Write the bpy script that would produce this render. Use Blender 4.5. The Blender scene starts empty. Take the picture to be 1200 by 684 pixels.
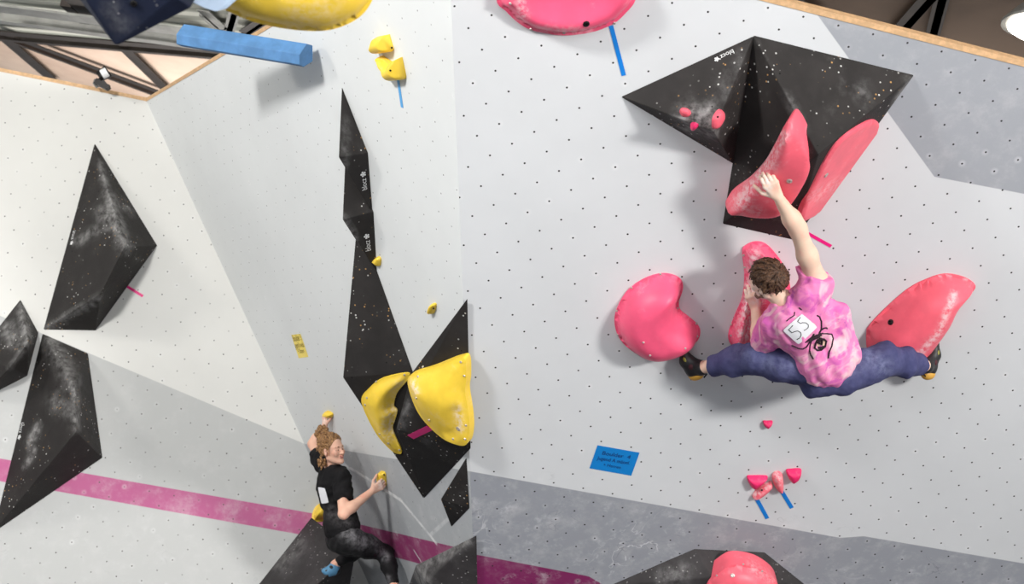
import bpy, bmesh, math, random
import numpy as np
from mathutils import Vector, Matrix
from mathutils.bvhtree import BVHTree
from mathutils.geometry import delaunay_2d_cdt

random.seed(5)
SC = bpy.context.scene
COL = SC.collection
PI = math.pi

# ------------------------------------------------------------------ camera geometry
FPX = math.exp(7.419863251674953)
PITCH, ROLL = 0.14476786682902565, 0.1807280024031345
EYE = np.array([0., 0., 1.7])
_cp, _sp, _c, _s = math.cos(PITCH), math.sin(PITCH), math.cos(ROLL), math.sin(ROLL)
_f = np.array([0, _cp, _sp]); _u = np.array([0, -_sp, _cp]); _r = np.array([1., 0, 0])
CAM = np.array([_c*_r+_s*_u, -_s*_r+_c*_u, _f])


def A3(v): return np.array(v, float)
def nrm(v):
    v = A3(v); return v/np.linalg.norm(v)
def ray(px, py): return CAM.T @ np.array([(px-600)/FPX, (342-py)/FPX, 1.0])
def proj(X):
    c = (A3(X)-EYE) @ CAM.T
    return np.stack([600+FPX*c[..., 0]/c[..., 2], 342-FPX*c[..., 1]/c[..., 2]], -1)
def at(px, py, Y):
    r = ray(px, py); return EYE + r*(Y/r[1])


class Fr:                                   # a plane in the place: origin, two in-plane axes, outward normal
    def __init__(s, o, ex, ey):
        s.o = A3(o); s.ex = nrm(ex); s.n = nrm(np.cross(s.ex, A3(ey))); s.ey = np.cross(s.n, s.ex)
    def on(s, px, py, h=0.0):
        r = ray(px, py); return EYE + r*(((s.o-EYE) @ s.n + h)/(r @ s.n))
    def uv(s, P):
        d = A3(P)-s.o; return np.stack([d @ s.ex, d @ s.ey], -1)
    def pt(s, u, v, h=0.0): return s.o + u*s.ex + v*s.ey + h*s.n
    def pxuv(s, px, py): return s.uv(s.on(px, py))
    def height(s, P): return (A3(P)-s.o) @ s.n
    def mat(s):
        m = Matrix.Identity(4)
        for i in range(3):
            m[i][0], m[i][1], m[i][2], m[i][3] = s.ex[i], s.ey[i], s.n[i], s.o[i]
        return m


SP = 0.2                                    # spacing of the T-nut grid
def wallframe(az, tilt, d):
    h = A3([math.cos(az), math.sin(az), 0]); n = A3([math.sin(az), -math.cos(az), 0])
    v = A3([0, 0, 1])*math.cos(tilt) + n*math.sin(tilt)
    return Fr(EYE + A3([0, d*SP, 0]), h, v)
RW = wallframe(0.17088624259029409, 0.6999919346233786, 46.8187391487301)
LW = wallframe(0.0860044872890966, -0.11622528877471713, 59.58089309957117)
MW = wallframe(-1.0793351168888556, 0.5552080260878814, 46.578160431811604)
TOP, ZC = 4.5, 5.3
CE = Fr([0, 10, ZC], [1, 0, 0], [0, -1, 0])  # ceiling, normal down


def face_frame(a, b, c):                    # frame on a facet, facing the camera side
    a, b, c = A3(a), A3(b), A3(c)
    n = np.cross(b-a, c-a)
    if n @ (EYE-a) < 0: b, c = c, b
    return Fr(a, b-a, c-a)


# ------------------------------------------------------------------ materials
def lin(rgb):
    out = []
    for v in rgb:
        v /= 255.0; out.append(v/12.92 if v <= .04045 else ((v+.055)/1.055)**2.4)
    return tuple(out)+(1.0,)


class NT:
    def __init__(s, name):
        s.m = bpy.data.materials.new(name); s.m.use_nodes = True
        s.t = s.m.node_tree; s.t.nodes.clear()
        s.out = s.t.nodes.new('ShaderNodeOutputMaterial')
        s.b = s.t.nodes.new('ShaderNodeBsdfPrincipled')
        s.t.links.new(s.b.outputs[0], s.out.inputs[0])
    def set(s, sock, v):
        if isinstance(v, bpy.types.NodeSocket): s.t.links.new(v, sock)
        else: sock.default_value = v
    def m_(s, op, a, b=0.0, c=0.0):
        n = s.t.nodes.new('ShaderNodeMath'); n.operation = op
        s.set(n.inputs[0], a); s.set(n.inputs[1], b); s.set(n.inputs[2], c)
        return n.outputs[0]
    def coord(s, which='Object'):
        return s.t.nodes.new('ShaderNodeTexCoord').outputs[which]
    def xyz(s, v):
        n = s.t.nodes.new('ShaderNodeSeparateXYZ'); s.t.links.new(v, n.inputs[0]); return n.outputs
    def noise(s, scale, detail=3, rough=.55, vec=None, dist=0.0):
        n = s.t.nodes.new('ShaderNodeTexNoise'); n.inputs['Scale'].default_value = scale
        n.inputs['Detail'].default_value = detail; n.inputs['Roughness'].default_value = rough
        n.inputs['Distortion'].default_value = dist
        s.t.links.new(vec if vec is not None else s.coord(), n.inputs['Vector']); return n.outputs[0]
    def vor(s, scale, feature='F1', vec=None, out=0, rand=1.0):
        n = s.t.nodes.new('ShaderNodeTexVoronoi'); n.feature = feature; n.inputs['Scale'].default_value = scale
        n.inputs['Randomness'].default_value = rand
        s.t.links.new(vec if vec is not None else s.coord(), n.inputs['Vector']); return n.outputs[out]
    def ramp(s, v, lo, hi, a=0.0, b=1.0):
        n = s.t.nodes.new('ShaderNodeMapRange'); n.interpolation_type = 'SMOOTHSTEP'
        s.set(n.inputs[0], v)
        for i, k in enumerate((lo, hi, a, b)): n.inputs[i+1].default_value = k
        return n.outputs[0]
    def mix(s, fac, a, b):
        n = s.t.nodes.new('ShaderNodeMix'); n.data_type = 'RGBA'
        s.set(n.inputs[0], fac); s.set(n.inputs[6], a); s.set(n.inputs[7], b); return n.outputs[2]
    def attr(s, name):
        n = s.t.nodes.new('ShaderNodeAttribute'); n.attribute_name = name; return n.outputs['Fac']
    def bump(s, h, strength=.3, dist=.01):
        n = s.t.nodes.new('ShaderNodeBump'); n.inputs['Strength'].default_value = strength
        n.inputs['Distance'].default_value = dist; s.t.links.new(h, n.inputs['Height'])
        s.t.links.new(n.outputs[0], s.b.inputs['Normal'])
    def fin(s, col, rough=.6, metal=0.0, spec=.5, sheen=None):
        s.set(s.b.inputs['Base Color'], col); s.set(s.b.inputs['Roughness'], rough)
        s.b.inputs['Metallic'].default_value = metal
        s.b.inputs['Specular IOR Level'].default_value = spec
        return s.m


MATS = {}
def plain(name, rgb, rough=.6, metal=0.0, var=.12, scale=12, spec=.5, bump=0):
    if name in MATS: return MATS[name]
    k = NT(name); c = lin(rgb); d = tuple(x*(1-var) for x in c[:3])+(1,); nz = k.noise(scale, 4)
    if bump: k.bump(nz, bump)
    MATS[name] = k.fin(k.mix(k.ramp(nz, .35, .7), d, c), rough, metal, spec); return MATS[name]


def plastic(name, rgb, rough=.42):
    k = NT(name); c = lin(rgb); d = tuple(x*.88 for x in c[:3])+(1,)
    base = k.mix(k.ramp(k.noise(7, 4), .3, .7), d, c)
    nz = k.ramp(k.noise(38, 5, .65), .36, .66)
    ch = k.m_('MULTIPLY', k.attr('chalk'), nz)
    dust = k.m_('MULTIPLY', k.ramp(k.noise(9, 6, .7), .56, .8), .22)
    ch = k.m_('MINIMUM', k.m_('ADD', ch, dust), .92)
    k.bump(k.noise(260, 2), .12, .002)
    return k.fin(k.mix(ch, base, lin((250, 236, 236))), k.m_('ADD', k.m_('MULTIPLY', ch, .4), rough), 0, .4)


def volume_mat(name, rgb, speck=.5, warm=True):
    k = NT(name); c = lin(rgb); d = tuple(x*.7 for x in c[:3])+(1,)
    base = k.mix(k.ramp(k.noise(5, 5, .6), .35, .7), d, c)
    ch = k.m_('MULTIPLY', k.attr('chalk'), k.ramp(k.noise(14, 6, .7), .3, .72))
    ch = k.m_('ADD', ch, k.m_('MULTIPLY', k.ramp(k.noise(3.5, 6, .7), .57, .78), .10))
    base = k.mix(k.m_('MINIMUM', k.m_('MULTIPLY', ch, .8), .8), base, lin((205, 203, 202)))
    v = k.vor(30); sel = k.ramp(k.noise(4.5, 2), .47, .6)
    dots = k.m_('MULTIPLY', k.ramp(v, .12, .2, 1, 0), k.m_('MULTIPLY', sel, speck))
    cn = k.t.nodes.new('ShaderNodeTexVoronoi'); cn.inputs['Scale'].default_value = 30
    k.t.links.new(k.coord(), cn.inputs['Vector'])
    pick = k.xyz(cn.outputs['Color'])[0]
    dcol = k.mix(k.ramp(pick, .55, .6), lin((225, 222, 218)), lin((196, 150, 92)) if warm else lin((210, 205, 205)))
    base = k.mix(dots, base, dcol)
    o = k.xyz(k.coord()); w = k.vor(9.0, rand=.35)
    base = k.mix(k.ramp(w, .045, .06, 1, 0), base, (.003, .003, .003, 1))
    k.bump(k.noise(420, 2), .35, .003)
    return k.fin(base, .66, 0, .22)


PINK = plastic('pink_resin', (250, 92, 130)); PINK2 = plastic('pale_pink_resin', (250, 104, 122))
HOT = plastic('hot_pink_resin', (238, 44, 108)); YEL = plastic('yellow_resin', (252, 213, 70))
BLK = volume_mat('black_grip_paint', (49, 46, 45), .8); NAVY = volume_mat('navy_grip_paint', (26, 33, 54), .3, False)
GRY = volume_mat('charcoal_grip_paint', (64, 61, 62), .4, False)
BLUEV = plain('blue_grip_paint', (92, 142, 194), .7, var=.25, scale=9)
PALE = plain('pale_blue_paint', (188, 208, 232), .6)
BLUET = plain('blue_tape_film', (12, 126, 214), .45, var=.06)
SKYT = plain('light_blue_tape_film', (88, 166, 226), .45, var=.06)
PINKT = plain('pink_tape_film', (240, 28, 132), .45, var=.06)
STEEL = plain('dark_steel', (58, 49, 44), .55, .3, var=.35, scale=6)
GALV = plain('galvanised_steel', (150, 150, 146), .45, .5, var=.25, scale=6)
SCREW = plain('zinc_screw', (206, 196, 190), .4, .6); BLKBOLT = plain('black_bolt_steel', (26, 24, 24), .4, .5)
WHITE = plain('white_print', (232, 232, 232), .6); BLACKP = plain('black_print', (18, 18, 20), .6)
PLY = plain('plywood_edge', (226, 184, 138), .6, var=.22, scale=30)
MATW = plain('crash_mat_vinyl', (96, 98, 104), .6)


# ------------------------------------------------------------------ object helpers
def mk(name, verts, faces, mat, origin=None, parent=None, smooth=False, attrs=None, mats=None, fm=None):
    """one mesh from world-space vertices; its origin sits at `origin` (world)."""
    V = A3(verts).reshape(-1, 3)
    if origin is None: origin = V.mean(0)
    origin = A3(origin)
    me = bpy.data.meshes.new(name); me.from_pydata([tuple(v) for v in V-origin], [], [tuple(int(i) for i in f) for f in faces])
    for m in (mats or [mat]): me.materials.append(m)
    if fm is not None: me.polygons.foreach_set('material_index', [int(i) for i in fm])
    if attrs:
        for k, vals in attrs.items():
            a = me.attributes.new(k, 'FLOAT', 'POINT'); a.data.foreach_set('value', np.asarray(vals, np.float32))
    if smooth:
        me.polygons.foreach_set('use_smooth', [True]*len(me.polygons))
    me.update()
    o = bpy.data.objects.new(name, me); COL.objects.link(o)
    po = A3(parent['_o']) if parent is not None and '_o' in parent.keys() else np.zeros(3)
    o.location = tuple(origin-po); o['_o'] = tuple(origin)
    if parent is not None: o.parent = parent
    return o


def tag(o, label=None, cat=None, group=None, kind=None):
    if label: o['label'] = label
    if cat: o['category'] = cat
    if group: o['group'] = group
    if kind: o['kind'] = kind
    return o


def bm_out(bm):
    bm.verts.ensure_lookup_table()
    V = np.array([v.co[:] for v in bm.verts]); F = [[v.index for v in f.verts] for f in bm.faces]
    bm.free(); return V, F


def box_between(a, b, w, d, up):            # bar from a to b; w across, d along `up` (hanging down from the line)
    a, b = A3(a), A3(b); x = nrm(b-a); z = A3(up); z = nrm(z-(z@x)*x); y = np.cross(z, x)
    V = []
    for p in (a, b):
        for sy in (-1, 1):
            for sz in (0, 1): V.append(p+y*w/2*sy+z*d*sz)
    F = [(0, 1, 3, 2), (4, 6, 7, 5), (0, 4, 5, 1), (2, 3, 7, 6), (0, 2, 6, 4), (1, 5, 7, 3)]
    return V, F


def join(*parts):
    V, F = [], []
    for v, f in parts:
        n = len(V); V += [tuple(p) for p in v]; F += [[i+n for i in q] for q in f]
    return V, F


def tube(pts, r, seg=8, closed=False, r2=None):
    P = [A3(p) for p in pts]; n = len(P); V, F = [], []
    ref = None
    for i, p in enumerate(P):
        t = nrm((P[(i+1) % n] if (closed or i < n-1) else P[i]) - (P[i-1] if (closed or i > 0) else P[i]))
        if ref is None:
            ref = A3([0, 0, 1]) if abs(t[2]) < .9 else A3([1., 0, 0])
        a = nrm(np.cross(t, ref)); b = np.cross(a, t); ref = b
        rr = r if r2 is None else r+(r2-r)*i/(n-1)
        for k in range(seg):
            V.append(p+rr*(math.cos(2*PI*k/seg)*a+math.sin(2*PI*k/seg)*b))
    m = n if closed else n-1
    for i in range(m):
        for k in range(seg):
            j = (i+1) % n
            F.append((i*seg+k, i*seg+(k+1) % seg, j*seg+(k+1) % seg, j*seg+k))
    if not closed:
        F.append(tuple(range(seg-1, -1, -1))); F.append(tuple((n-1)*seg+k for k in range(seg)))
    return V, F


def seg_dist(p, a, b):
    a, b = A3(a), A3(b); d = b-a; t = np.clip(((p-a) @ d)/max(d @ d, 1e-12), 0, 1)
    return np.linalg.norm(p-a-t[..., None]*d, axis=-1)


def chalk_at(V, segs):
    c = np.zeros(len(V))
    if segs:
        q = proj(V)
        for (x1, y1, x2, y2, w, s) in segs:
            c = np.maximum(c, s*np.exp(-(seg_dist(q, (x1, y1), (x2, y2))/w)**2))
    return c


# ---- volumes: wooden pyramids = hull of a base on a wall and apexes standing off it
def volume(frame, base, apex, mat, label, group=None, chalk=None, bevel=.006, name='climbing_volume', hmin=.002, fine=.05):
    pts = [frame.on(x, y, hmin) for x, y in base] + [frame.on(x, y, h) for x, y, h in apex]
    bm = bmesh.new()
    for p in pts: bm.verts.new(tuple(p))
    r = bmesh.ops.convex_hull(bm, input=bm.verts[:])
    bmesh.ops.delete(bm, geom=[g for g in r['geom_interior'] if isinstance(g, bmesh.types.BMVert)], context='VERTS')
    bmesh.ops.dissolve_limit(bm, angle_limit=math.radians(1.5), verts=bm.verts[:], edges=bm.edges[:])
    bmesh.ops.recalc_face_normals(bm, faces=bm.faces[:])
    if bevel:
        ed = [e for e in bm.edges if e.is_manifold and e.calc_face_angle() > .15 and
              max(frame.height(v.co[:]) for v in e.verts) > .01]
        bmesh.ops.bevel(bm, geom=ed, offset=bevel, segments=2, profile=.5, affect='EDGES', clamp_overlap=True)
    bmesh.ops.triangulate(bm, faces=bm.faces[:])
    for _ in range(5):
        e = [e for e in bm.edges if e.calc_length() > fine*1.5]
        if not e: break
        bmesh.ops.subdivide_edges(bm, edges=e, cuts=1)
        bmesh.ops.triangulate(bm, faces=[f for f in bm.faces if len(f.verts) > 3])
    V, F = bm_out(bm)
    o = mk(name, V, F, mat, origin=np.mean(pts[:len(base)], 0), attrs={'chalk': chalk_at(V, chalk)})
    tag(o, label, 'climbing volume', group)
    o.data['n'] = 0
    return o, pts


# ---- holds: an outline on a plane, swelling to a dome
def smooth_loop(P, n=90):
    P = A3(P); k = len(P); out = []
    for i in range(k):
        a, b, c, d = P[i-1], P[i], P[(i+1) % k], P[(i+2) % k]
        m = max(2, int(round(n/k)))
        for j in range(m):
            t = j/m
            out.append(.5*((2*b)+(-a+c)*t+(2*a-5*b+4*c-d)*t*t+(-a+3*b-3*c+d)*t**3))
    return np.array(out)


def hold(frame, outline, H, mat, label, cat='climbing hold', group=None, flange=.02, t=.014, D=.12, peaks=None, scoops=None,
         chalk=None, grid=.016, name='climbing_hold', skirt=0.0, sm=True, pw=.5, n=90, parent=None, wmin=.35):
    P = A3([frame.pxuv(x, y) for x, y in outline])
    B = smooth_loop(P, n) if sm else P
    lo, hi = B.min(0), B.max(0)
    pts = [tuple(p) for p in B]; nb = len(B)
    gx = np.arange(lo[0], hi[0], grid); gy = np.arange(lo[1], hi[1], grid)
    G = np.array([(x+(.5*grid if j % 2 else 0), y) for j, y in enumerate(gy) for x in gx])
    A, Bn = B, np.roll(B, -1, 0)
    def inside(q):
        c = np.zeros(len(q), bool)
        for a, b in zip(A, Bn):
            k = ((a[1] > q[:, 1]) != (b[1] > q[:, 1]))
            if abs(b[1]-a[1]) > 1e-12:
                c ^= k & (q[:, 0] < (b[0]-a[0])*(q[:, 1]-a[1])/(b[1]-a[1])+a[0])
        return c
    def bd(q):
        d = np.full(len(q), 9.)
        for a, b in zip(A, Bn): d = np.minimum(d, seg_dist(q, a, b))
        return d
    G = G[inside(G)]; G = G[bd(G) > grid*.55]
    allp = [Vector(p) for p in pts]+[Vector(tuple(p)) for p in G]
    ov, oe, of, *_ = delaunay_2d_cdt(allp, [], [list(range(nb))], 1, 1e-7)
    Q = np.array([tuple(v) for v in ov]); d = bd(Q)
    s = np.clip((d-flange)/D, 0, 1); g = (1-(1-s)**2)**pw
    X0 = frame.o+Q[:, :1]*frame.ex+Q[:, 1:]*frame.ey
    q = proj(X0); w = np.ones(len(Q))
    if peaks:
        w = np.full(len(Q), wmin)
        for (x1, y1, x2, y2, sg, k) in peaks:
            w = np.maximum(w, wmin+(k-wmin)*np.exp(-(seg_dist(q, (x1, y1), (x2, y2))/sg)**2))
    h = t+(H-t)*g*w
    for (x1, y1, x2, y2, sg, k) in (scoops or []):
        h = np.maximum(t*.8, h-k*np.exp(-(seg_dist(q, (x1, y1), (x2, y2))/sg)**2)*np.clip(g*1.6, 0, 1))
    edge = d < 1e-5
    h[edge] = t*.75
    Vt = X0+h[:, None]*frame.n
    F = [list(f) for f in of]; V = [tuple(v) for v in Vt]
    # orientation
    a, b, c = (Vt[i] for i in F[0]);
    if np.cross(b-a, c-a) @ frame.n < 0: F = [f[::-1] for f in F]
    # rim loop in order = boundary edges of the triangulation
    cnt = {}
    for f in F:
        for i in range(3):
            e = (f[i], f[(i+1) % 3]); cnt[e] = 1
    bdry = [e for e in cnt if (e[1], e[0]) not in cnt]
    low = {}
    for e in bdry:
        for i in e:
            if i not in low:
                low[i] = len(V); V.append(tuple(X0[i]+(.001-skirt)*frame.n))
    for a, b in bdry: F.append([b, a, low[a], low[b]])
    nxt = dict(bdry); st = bdry[0][0]; loop = [low[st]]; cur = nxt[st]
    while cur != st and len(loop) < len(bdry): loop.append(low[cur]); cur = nxt[cur]
    F.append(loop[::-1])
    o = mk(name, V, F, mat, origin=frame.on(*np.mean(outline, 0)), smooth=True, attrs={'chalk': chalk_at(A3(V), chalk)}, parent=parent)
    bmm = bmesh.new(); bmm.from_mesh(o.data)
    for e in bmm.edges:
        if e.is_manifold and e.calc_face_angle() > .9: e.smooth = False
    bmm.to_mesh(o.data); bmm.free()
    tag(o, label, cat, group)
    return o


def bvh_of(*objs):
    V, F = [], []
    for o in objs:
        n = len(V); oo = A3(o['_o'])
        V += [tuple(A3(v.co[:])+oo) for v in o.data.vertices]; F += [[i+n for i in p.vertices] for p in o.data.polygons]
    return BVHTree.FromPolygons(V, F)


def hit(bvh, px, py, off=0.0):
    r = nrm(ray(px, py)); loc, nor, i, dist = bvh.ray_cast(Vector(EYE), Vector(r))
    if loc is None: return None
    nor = A3(nor)
    if nor @ r > 0: nor = -nor
    return A3(loc)+off*nor


def disc(o, n, r, h, seg=10):               # a low domed screw/bolt head
    n = nrm(n); a = nrm(np.cross(n, [0.3, .2, .9])); b = np.cross(n, a); V, F = [], []
    for rr, hh in ((r, 0), (r, h*.6), (r*.7, h), (r*.35, h), (r*.3, h*.4)):
        for k in range(seg): V.append(A3(o)+n*hh+rr*(math.cos(2*PI*k/seg)*a+math.sin(2*PI*k/seg)*b))
    for i in range(4):
        for k in range(seg): F.append((i*seg+k, i*seg+(k+1) % seg, (i+1)*seg+(k+1) % seg, (i+1)*seg+k))
    F.append(tuple(4*seg+k for k in range(seg))); F.append(tuple(range(seg-1, -1, -1)))
    return V, F


def bolts(o, pxs, r=.012, mat=None, name='bolt', label=None, h=.007):
    bv = bvh_of(o)
    for x, y in pxs:
        rr = nrm(ray(x, y)); loc, nor, i, dd = bv.ray_cast(Vector(EYE), Vector(rr))
        if loc is None: continue
        b = mk(name, *disc(A3(loc)-.001*A3(nor), A3(nor), r, h), mat or SCREW, origin=A3(loc), parent=o, smooth=False)
        if label: tag(b, label)


def tape(frame, a, b, w, mat, label, group=None, w_px=True):
    A, B = frame.on(*a, .0012), frame.on(*b, .0012)
    V, F = box_between(A, B, w, .0012, frame.n)
    o = mk('tape_strip', V, F, mat); tag(o, label, 'tape', group); return o


def text_mesh(body):
    cu = bpy.data.curves.new('lettering', 'FONT'); cu.body = body; cu.size = 1.0; cu.resolution_u = 3
    ob = bpy.data.objects.new('lettering', cu); COL.objects.link(ob)
    dg = bpy.context.evaluated_depsgraph_get(); me = bpy.data.meshes.new_from_object(ob.evaluated_get(dg))
    V = np.array([v.co[:] for v in me.vertices]); F = [list(p.vertices) for p in me.polygons]
    bpy.data.objects.remove(ob); bpy.data.curves.remove(cu); bpy.data.meshes.remove(me)
    return V, F


def lettering(parent, frame, body, a, b, mat, hoff=.002, flower=False, name='lettering', stretch=None, h_px=None):
    """text whose baseline runs from pixel a to pixel b on the frame's plane"""
    P0, P1 = frame.on(*a, hoff), frame.on(*b, hoff); x = P1-P0; L = np.linalg.norm(x); x = x/L; y = np.cross(frame.n, x)
    V, F = text_mesh(body); w = V[:, 0].max()-V[:, 0].min(); k = L/w; x0 = V[:, 0].min()
    ky = k*(stretch or 1)
    W = [P0+x*(v[0]-x0)*k+y*v[1]*ky for v in V]
    o = mk(name, W, F, mat, parent=parent)
    if flower:                              # the little cluster of petals after the word
        parts = []
        c = P1+x*ky*.62+y*ky*.3
        for i in range(6):
            r = 0 if i == 5 else ky*.25; an = i*2*PI/5+.3
            q = c+r*(x*math.cos(an)+y*math.sin(an)); rad = ky*.135
            parts.append(([q+rad*(x*math.cos(j*PI/4)+y*math.sin(j*PI/4)) for j in range(8)], [list(range(8))]))
        mk('emblem', *join(*parts), mat, parent=parent)
    return o
# ------------------------------------------------------------------ setting: walls
def isect(f1, f2, z):
    M = np.array([f1.n, f2.n, [0, 0, 1.]]); return np.linalg.solve(M, [f1.n @ f1.o, f2.n @ f2.o, z])
def on_wall_at(fr, z, u):                    # point of the wall at height z, given coordinate u along the rows
    v = (z-fr.o[2]-u*fr.ex[2])/fr.ey[2]; return fr.pt(u, v)


def halfplane(k, X, Y, fr, a, b, inside, soft=.003):
    """1 on the side of line a-b (pixels) that holds pixel `inside`"""
    A, B, I = fr.pxuv(*a), fr.pxuv(*b), fr.pxuv(*inside)
    d = nrm(B-A); n = np.array([-d[1], d[0]])
    if (I-A) @ n < 0: n = -n
    v = k.m_('ADD', k.m_('MULTIPLY', X, n[0]), k.m_('MULTIPLY_ADD', Y, n[1], -float(A @ n)))
    return k.ramp(v, -soft, soft)


def segmask(k, X, Y, fr, a, b, w):
    A, B = fr.pxuv(*a), fr.pxuv(*b); d = nrm(B-A); n = np.array([-d[1], d[0]]); L = np.linalg.norm(B-A)
    s = k.m_('ABSOLUTE', k.m_('ADD', k.m_('MULTIPLY', X, n[0]), k.m_('MULTIPLY_ADD', Y, n[1], -float(A @ n))))
    t = k.m_('ADD', k.m_('MULTIPLY', X, d[0]), k.m_('MULTIPLY_ADD', Y, d[1], -float(A @ d)))
    m = k.m_('MULTIPLY', k.ramp(s, w*.4, w, 1, 0), k.m_('MULTIPLY', k.ramp(t, -.03, .0), k.ramp(t, L, L+.03, 1, 0)))
    return m


def wall_mat(name, fr, rgb, bands, off, dot_r=.0062, dot_fade=0.0, scuff=None, alt=None, streaks=(), dot_col=(46, 44, 44)):
    k = NT(name); co = k.coord(); X, Y, Z = k.xyz(co)
    col = lin(rgb)
    big = k.ramp(k.noise(.9, 4, .6), .3, .75)
    base = k.mix(big, col, tuple(c*.93 for c in col[:3])+(1,))
    low = 0.0
    for rgb2, fn, chalky in bands:
        m = fn(k, X, Y)
        c2 = lin(rgb2); worn = k.mix(k.m_('MULTIPLY', k.ramp(k.noise(5, 6, .7), .45, .8), chalky), c2, lin((225, 222, 222)))
        base = k.mix(m, base, worn)
        low = k.m_('MAXIMUM', m, low)
    if scuff is not None:                     # chalk wiped and kicked over the lower part
        m, amt = scuff[0](k, X, Y), scuff[1]
        w = k.noise(2.2, 3, .6, dist=2.5); ln = k.m_('ABSOLUTE', k.m_('SUBTRACT', w, .5))
        a = k.m_('MULTIPLY', k.ramp(ln, .0, .02, 1, 0), k.ramp(k.noise(1.3, 3), .56, .72))
        b = k.m_('MULTIPLY', k.ramp(k.noise(6, 6, .75), .52, .8), .5)
        s = k.m_('MULTIPLY', k.m_('MAXIMUM', k.m_('MULTIPLY', a, .55), b), k.m_('MULTIPLY', m, amt))
        base = k.mix(s, base, lin((236, 236, 238)))
        dk = k.m_('MULTIPLY', k.m_('MULTIPLY', k.ramp(k.m_('ABSOLUTE', k.m_('SUBTRACT', k.noise(4.5, 2, .5, dist=1.5), .5)), 0, .012, 1, 0),
                  k.ramp(k.noise(2.6, 2), .55, .7)), k.m_('MULTIPLY', m, .45*amt))
        base = k.mix(dk, base, lin((96, 98, 104)))
    for a, b, w, s in streaks:
        base = k.mix(k.m_('MULTIPLY', segmask(k, X, Y, fr, a, b, w), k.m_('MULTIPLY', k.ramp(k.noise(8, 4), .3, .6), s)), base, lin((240, 240, 240)))
    ox, oy = off[0], off[1]
    if alt is not None:
        m = k.m_('GREATER_THAN', alt[0](k, X, Y), .5)
        ox = k.m_('ADD', off[0], k.m_('MULTIPLY', m, alt[1][0]-off[0])); oy = k.m_('ADD', off[1], k.m_('MULTIPLY', m, alt[1][1]-off[1]))
    px = k.m_('SUBTRACT', k.m_('MULTIPLY', X, 1/SP), ox); py = k.m_('SUBTRACT', k.m_('MULTIPLY', Y, 1/SP), oy)
    def lat(sh):
        a = k.m_('SUBTRACT', k.m_('FRACT', k.m_('ADD', px, .5+sh)), .5); b = k.m_('SUBTRACT', k.m_('FRACT', k.m_('ADD', py, .5+sh)), .5)
        return k.m_('SQRT', k.m_('ADD', k.m_('MULTIPLY', a, a), k.m_('MULTIPLY', b, b)))
    dd = k.m_('MULTIPLY', k.m_('MINIMUM', lat(0), lat(.5)), SP)
    halo = k.m_('MULTIPLY', k.ramp(dd, .008, .03, 1, 0), k.m_('MULTIPLY', k.ramp(k.noise(3.1, 2), .5, .7), .25))
    base = k.mix(halo, base, lin((244, 244, 244)))
    vis = k.ramp(k.noise(2.3, 3), .35, .6, 1-dot_fade, 1)
    dot = k.m_('MULTIPLY', k.ramp(dd, dot_r*.75, dot_r*1.15, 1, 0), vis)
    base = k.mix(dot, base, lin(dot_col))
    k.bump(k.noise(160, 2), .12, .002)
    return k.fin(base, .62, 0, .3)


AND = lambda k, a, b: k.m_('MULTIPLY', a, b)
OR = lambda k, a, b: k.m_('MAXIMUM', a, b)
def r_grey(k, X, Y):
    a = halfplane(k, X, Y, RW, (556, 553), (985, 630), (700, 680))
    b = AND(k, halfplane(k, X, Y, RW, (1012, 628), (1200, 660), (1100, 700)), halfplane(k, X, Y, RW, (985, 630), (1012, 628), (1000, 700)))
    b = AND(k, b, halfplane(k, X, Y, RW, (985, 630), (992, 700), (1100, 660)))
    return OR(k, a, b)
def r_purple(k, X, Y):
    return AND(k, halfplane(k, X, Y, RW, (560, 650), (690, 675), (600, 700)), halfplane(k, X, Y, RW, (690, 675), (705, 684), (600, 700)))
def r_top(k, X, Y):
    return AND(k, halfplane(k, X, Y, RW, (967, 30), (1095, 207), (1150, 120)), halfplane(k, X, Y, RW, (1095, 207), (1200, 227), (1150, 120)))
def r_low(k, X, Y): return halfplane(k, X, Y, RW, (556, 545), (1200, 652), (700, 680), .25)
def m_grey(k, X, Y): return halfplane(k, X, Y, MW, (400, 527), (556, 553), (480, 650))
def m_pink(k, X, Y): return AND(k, halfplane(k, X, Y, MW, (421, 614), (526, 639), (480, 680)), halfplane(k, X, Y, MW, (457, 651), (483, 658), (480, 600)))
def m_low(k, X, Y): return halfplane(k, X, Y, MW, (400, 535), (556, 560), (480, 650), .2)
def l_grey(k, X, Y): return halfplane(k, X, Y, LW, (105, 414), (362, 522), (200, 600))
def l_pink(k, X, Y): return AND(k, halfplane(k, X, Y, LW, (0, 537), (365, 601), (200, 680)), halfplane(k, X, Y, LW, (70, 576), (346, 625), (200, 500)))
def l_low(k, X, Y): return halfplane(k, X, Y, LW, (0, 500), (365, 560), (200, 660), .3)
def l_alt(k, X, Y): return AND(k, halfplane(k, X, Y, LW, (0, 385), (200, 421), (100, 600)), halfplane(k, X, Y, LW, (203, 420), (253, 520), (100, 600)))

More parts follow.
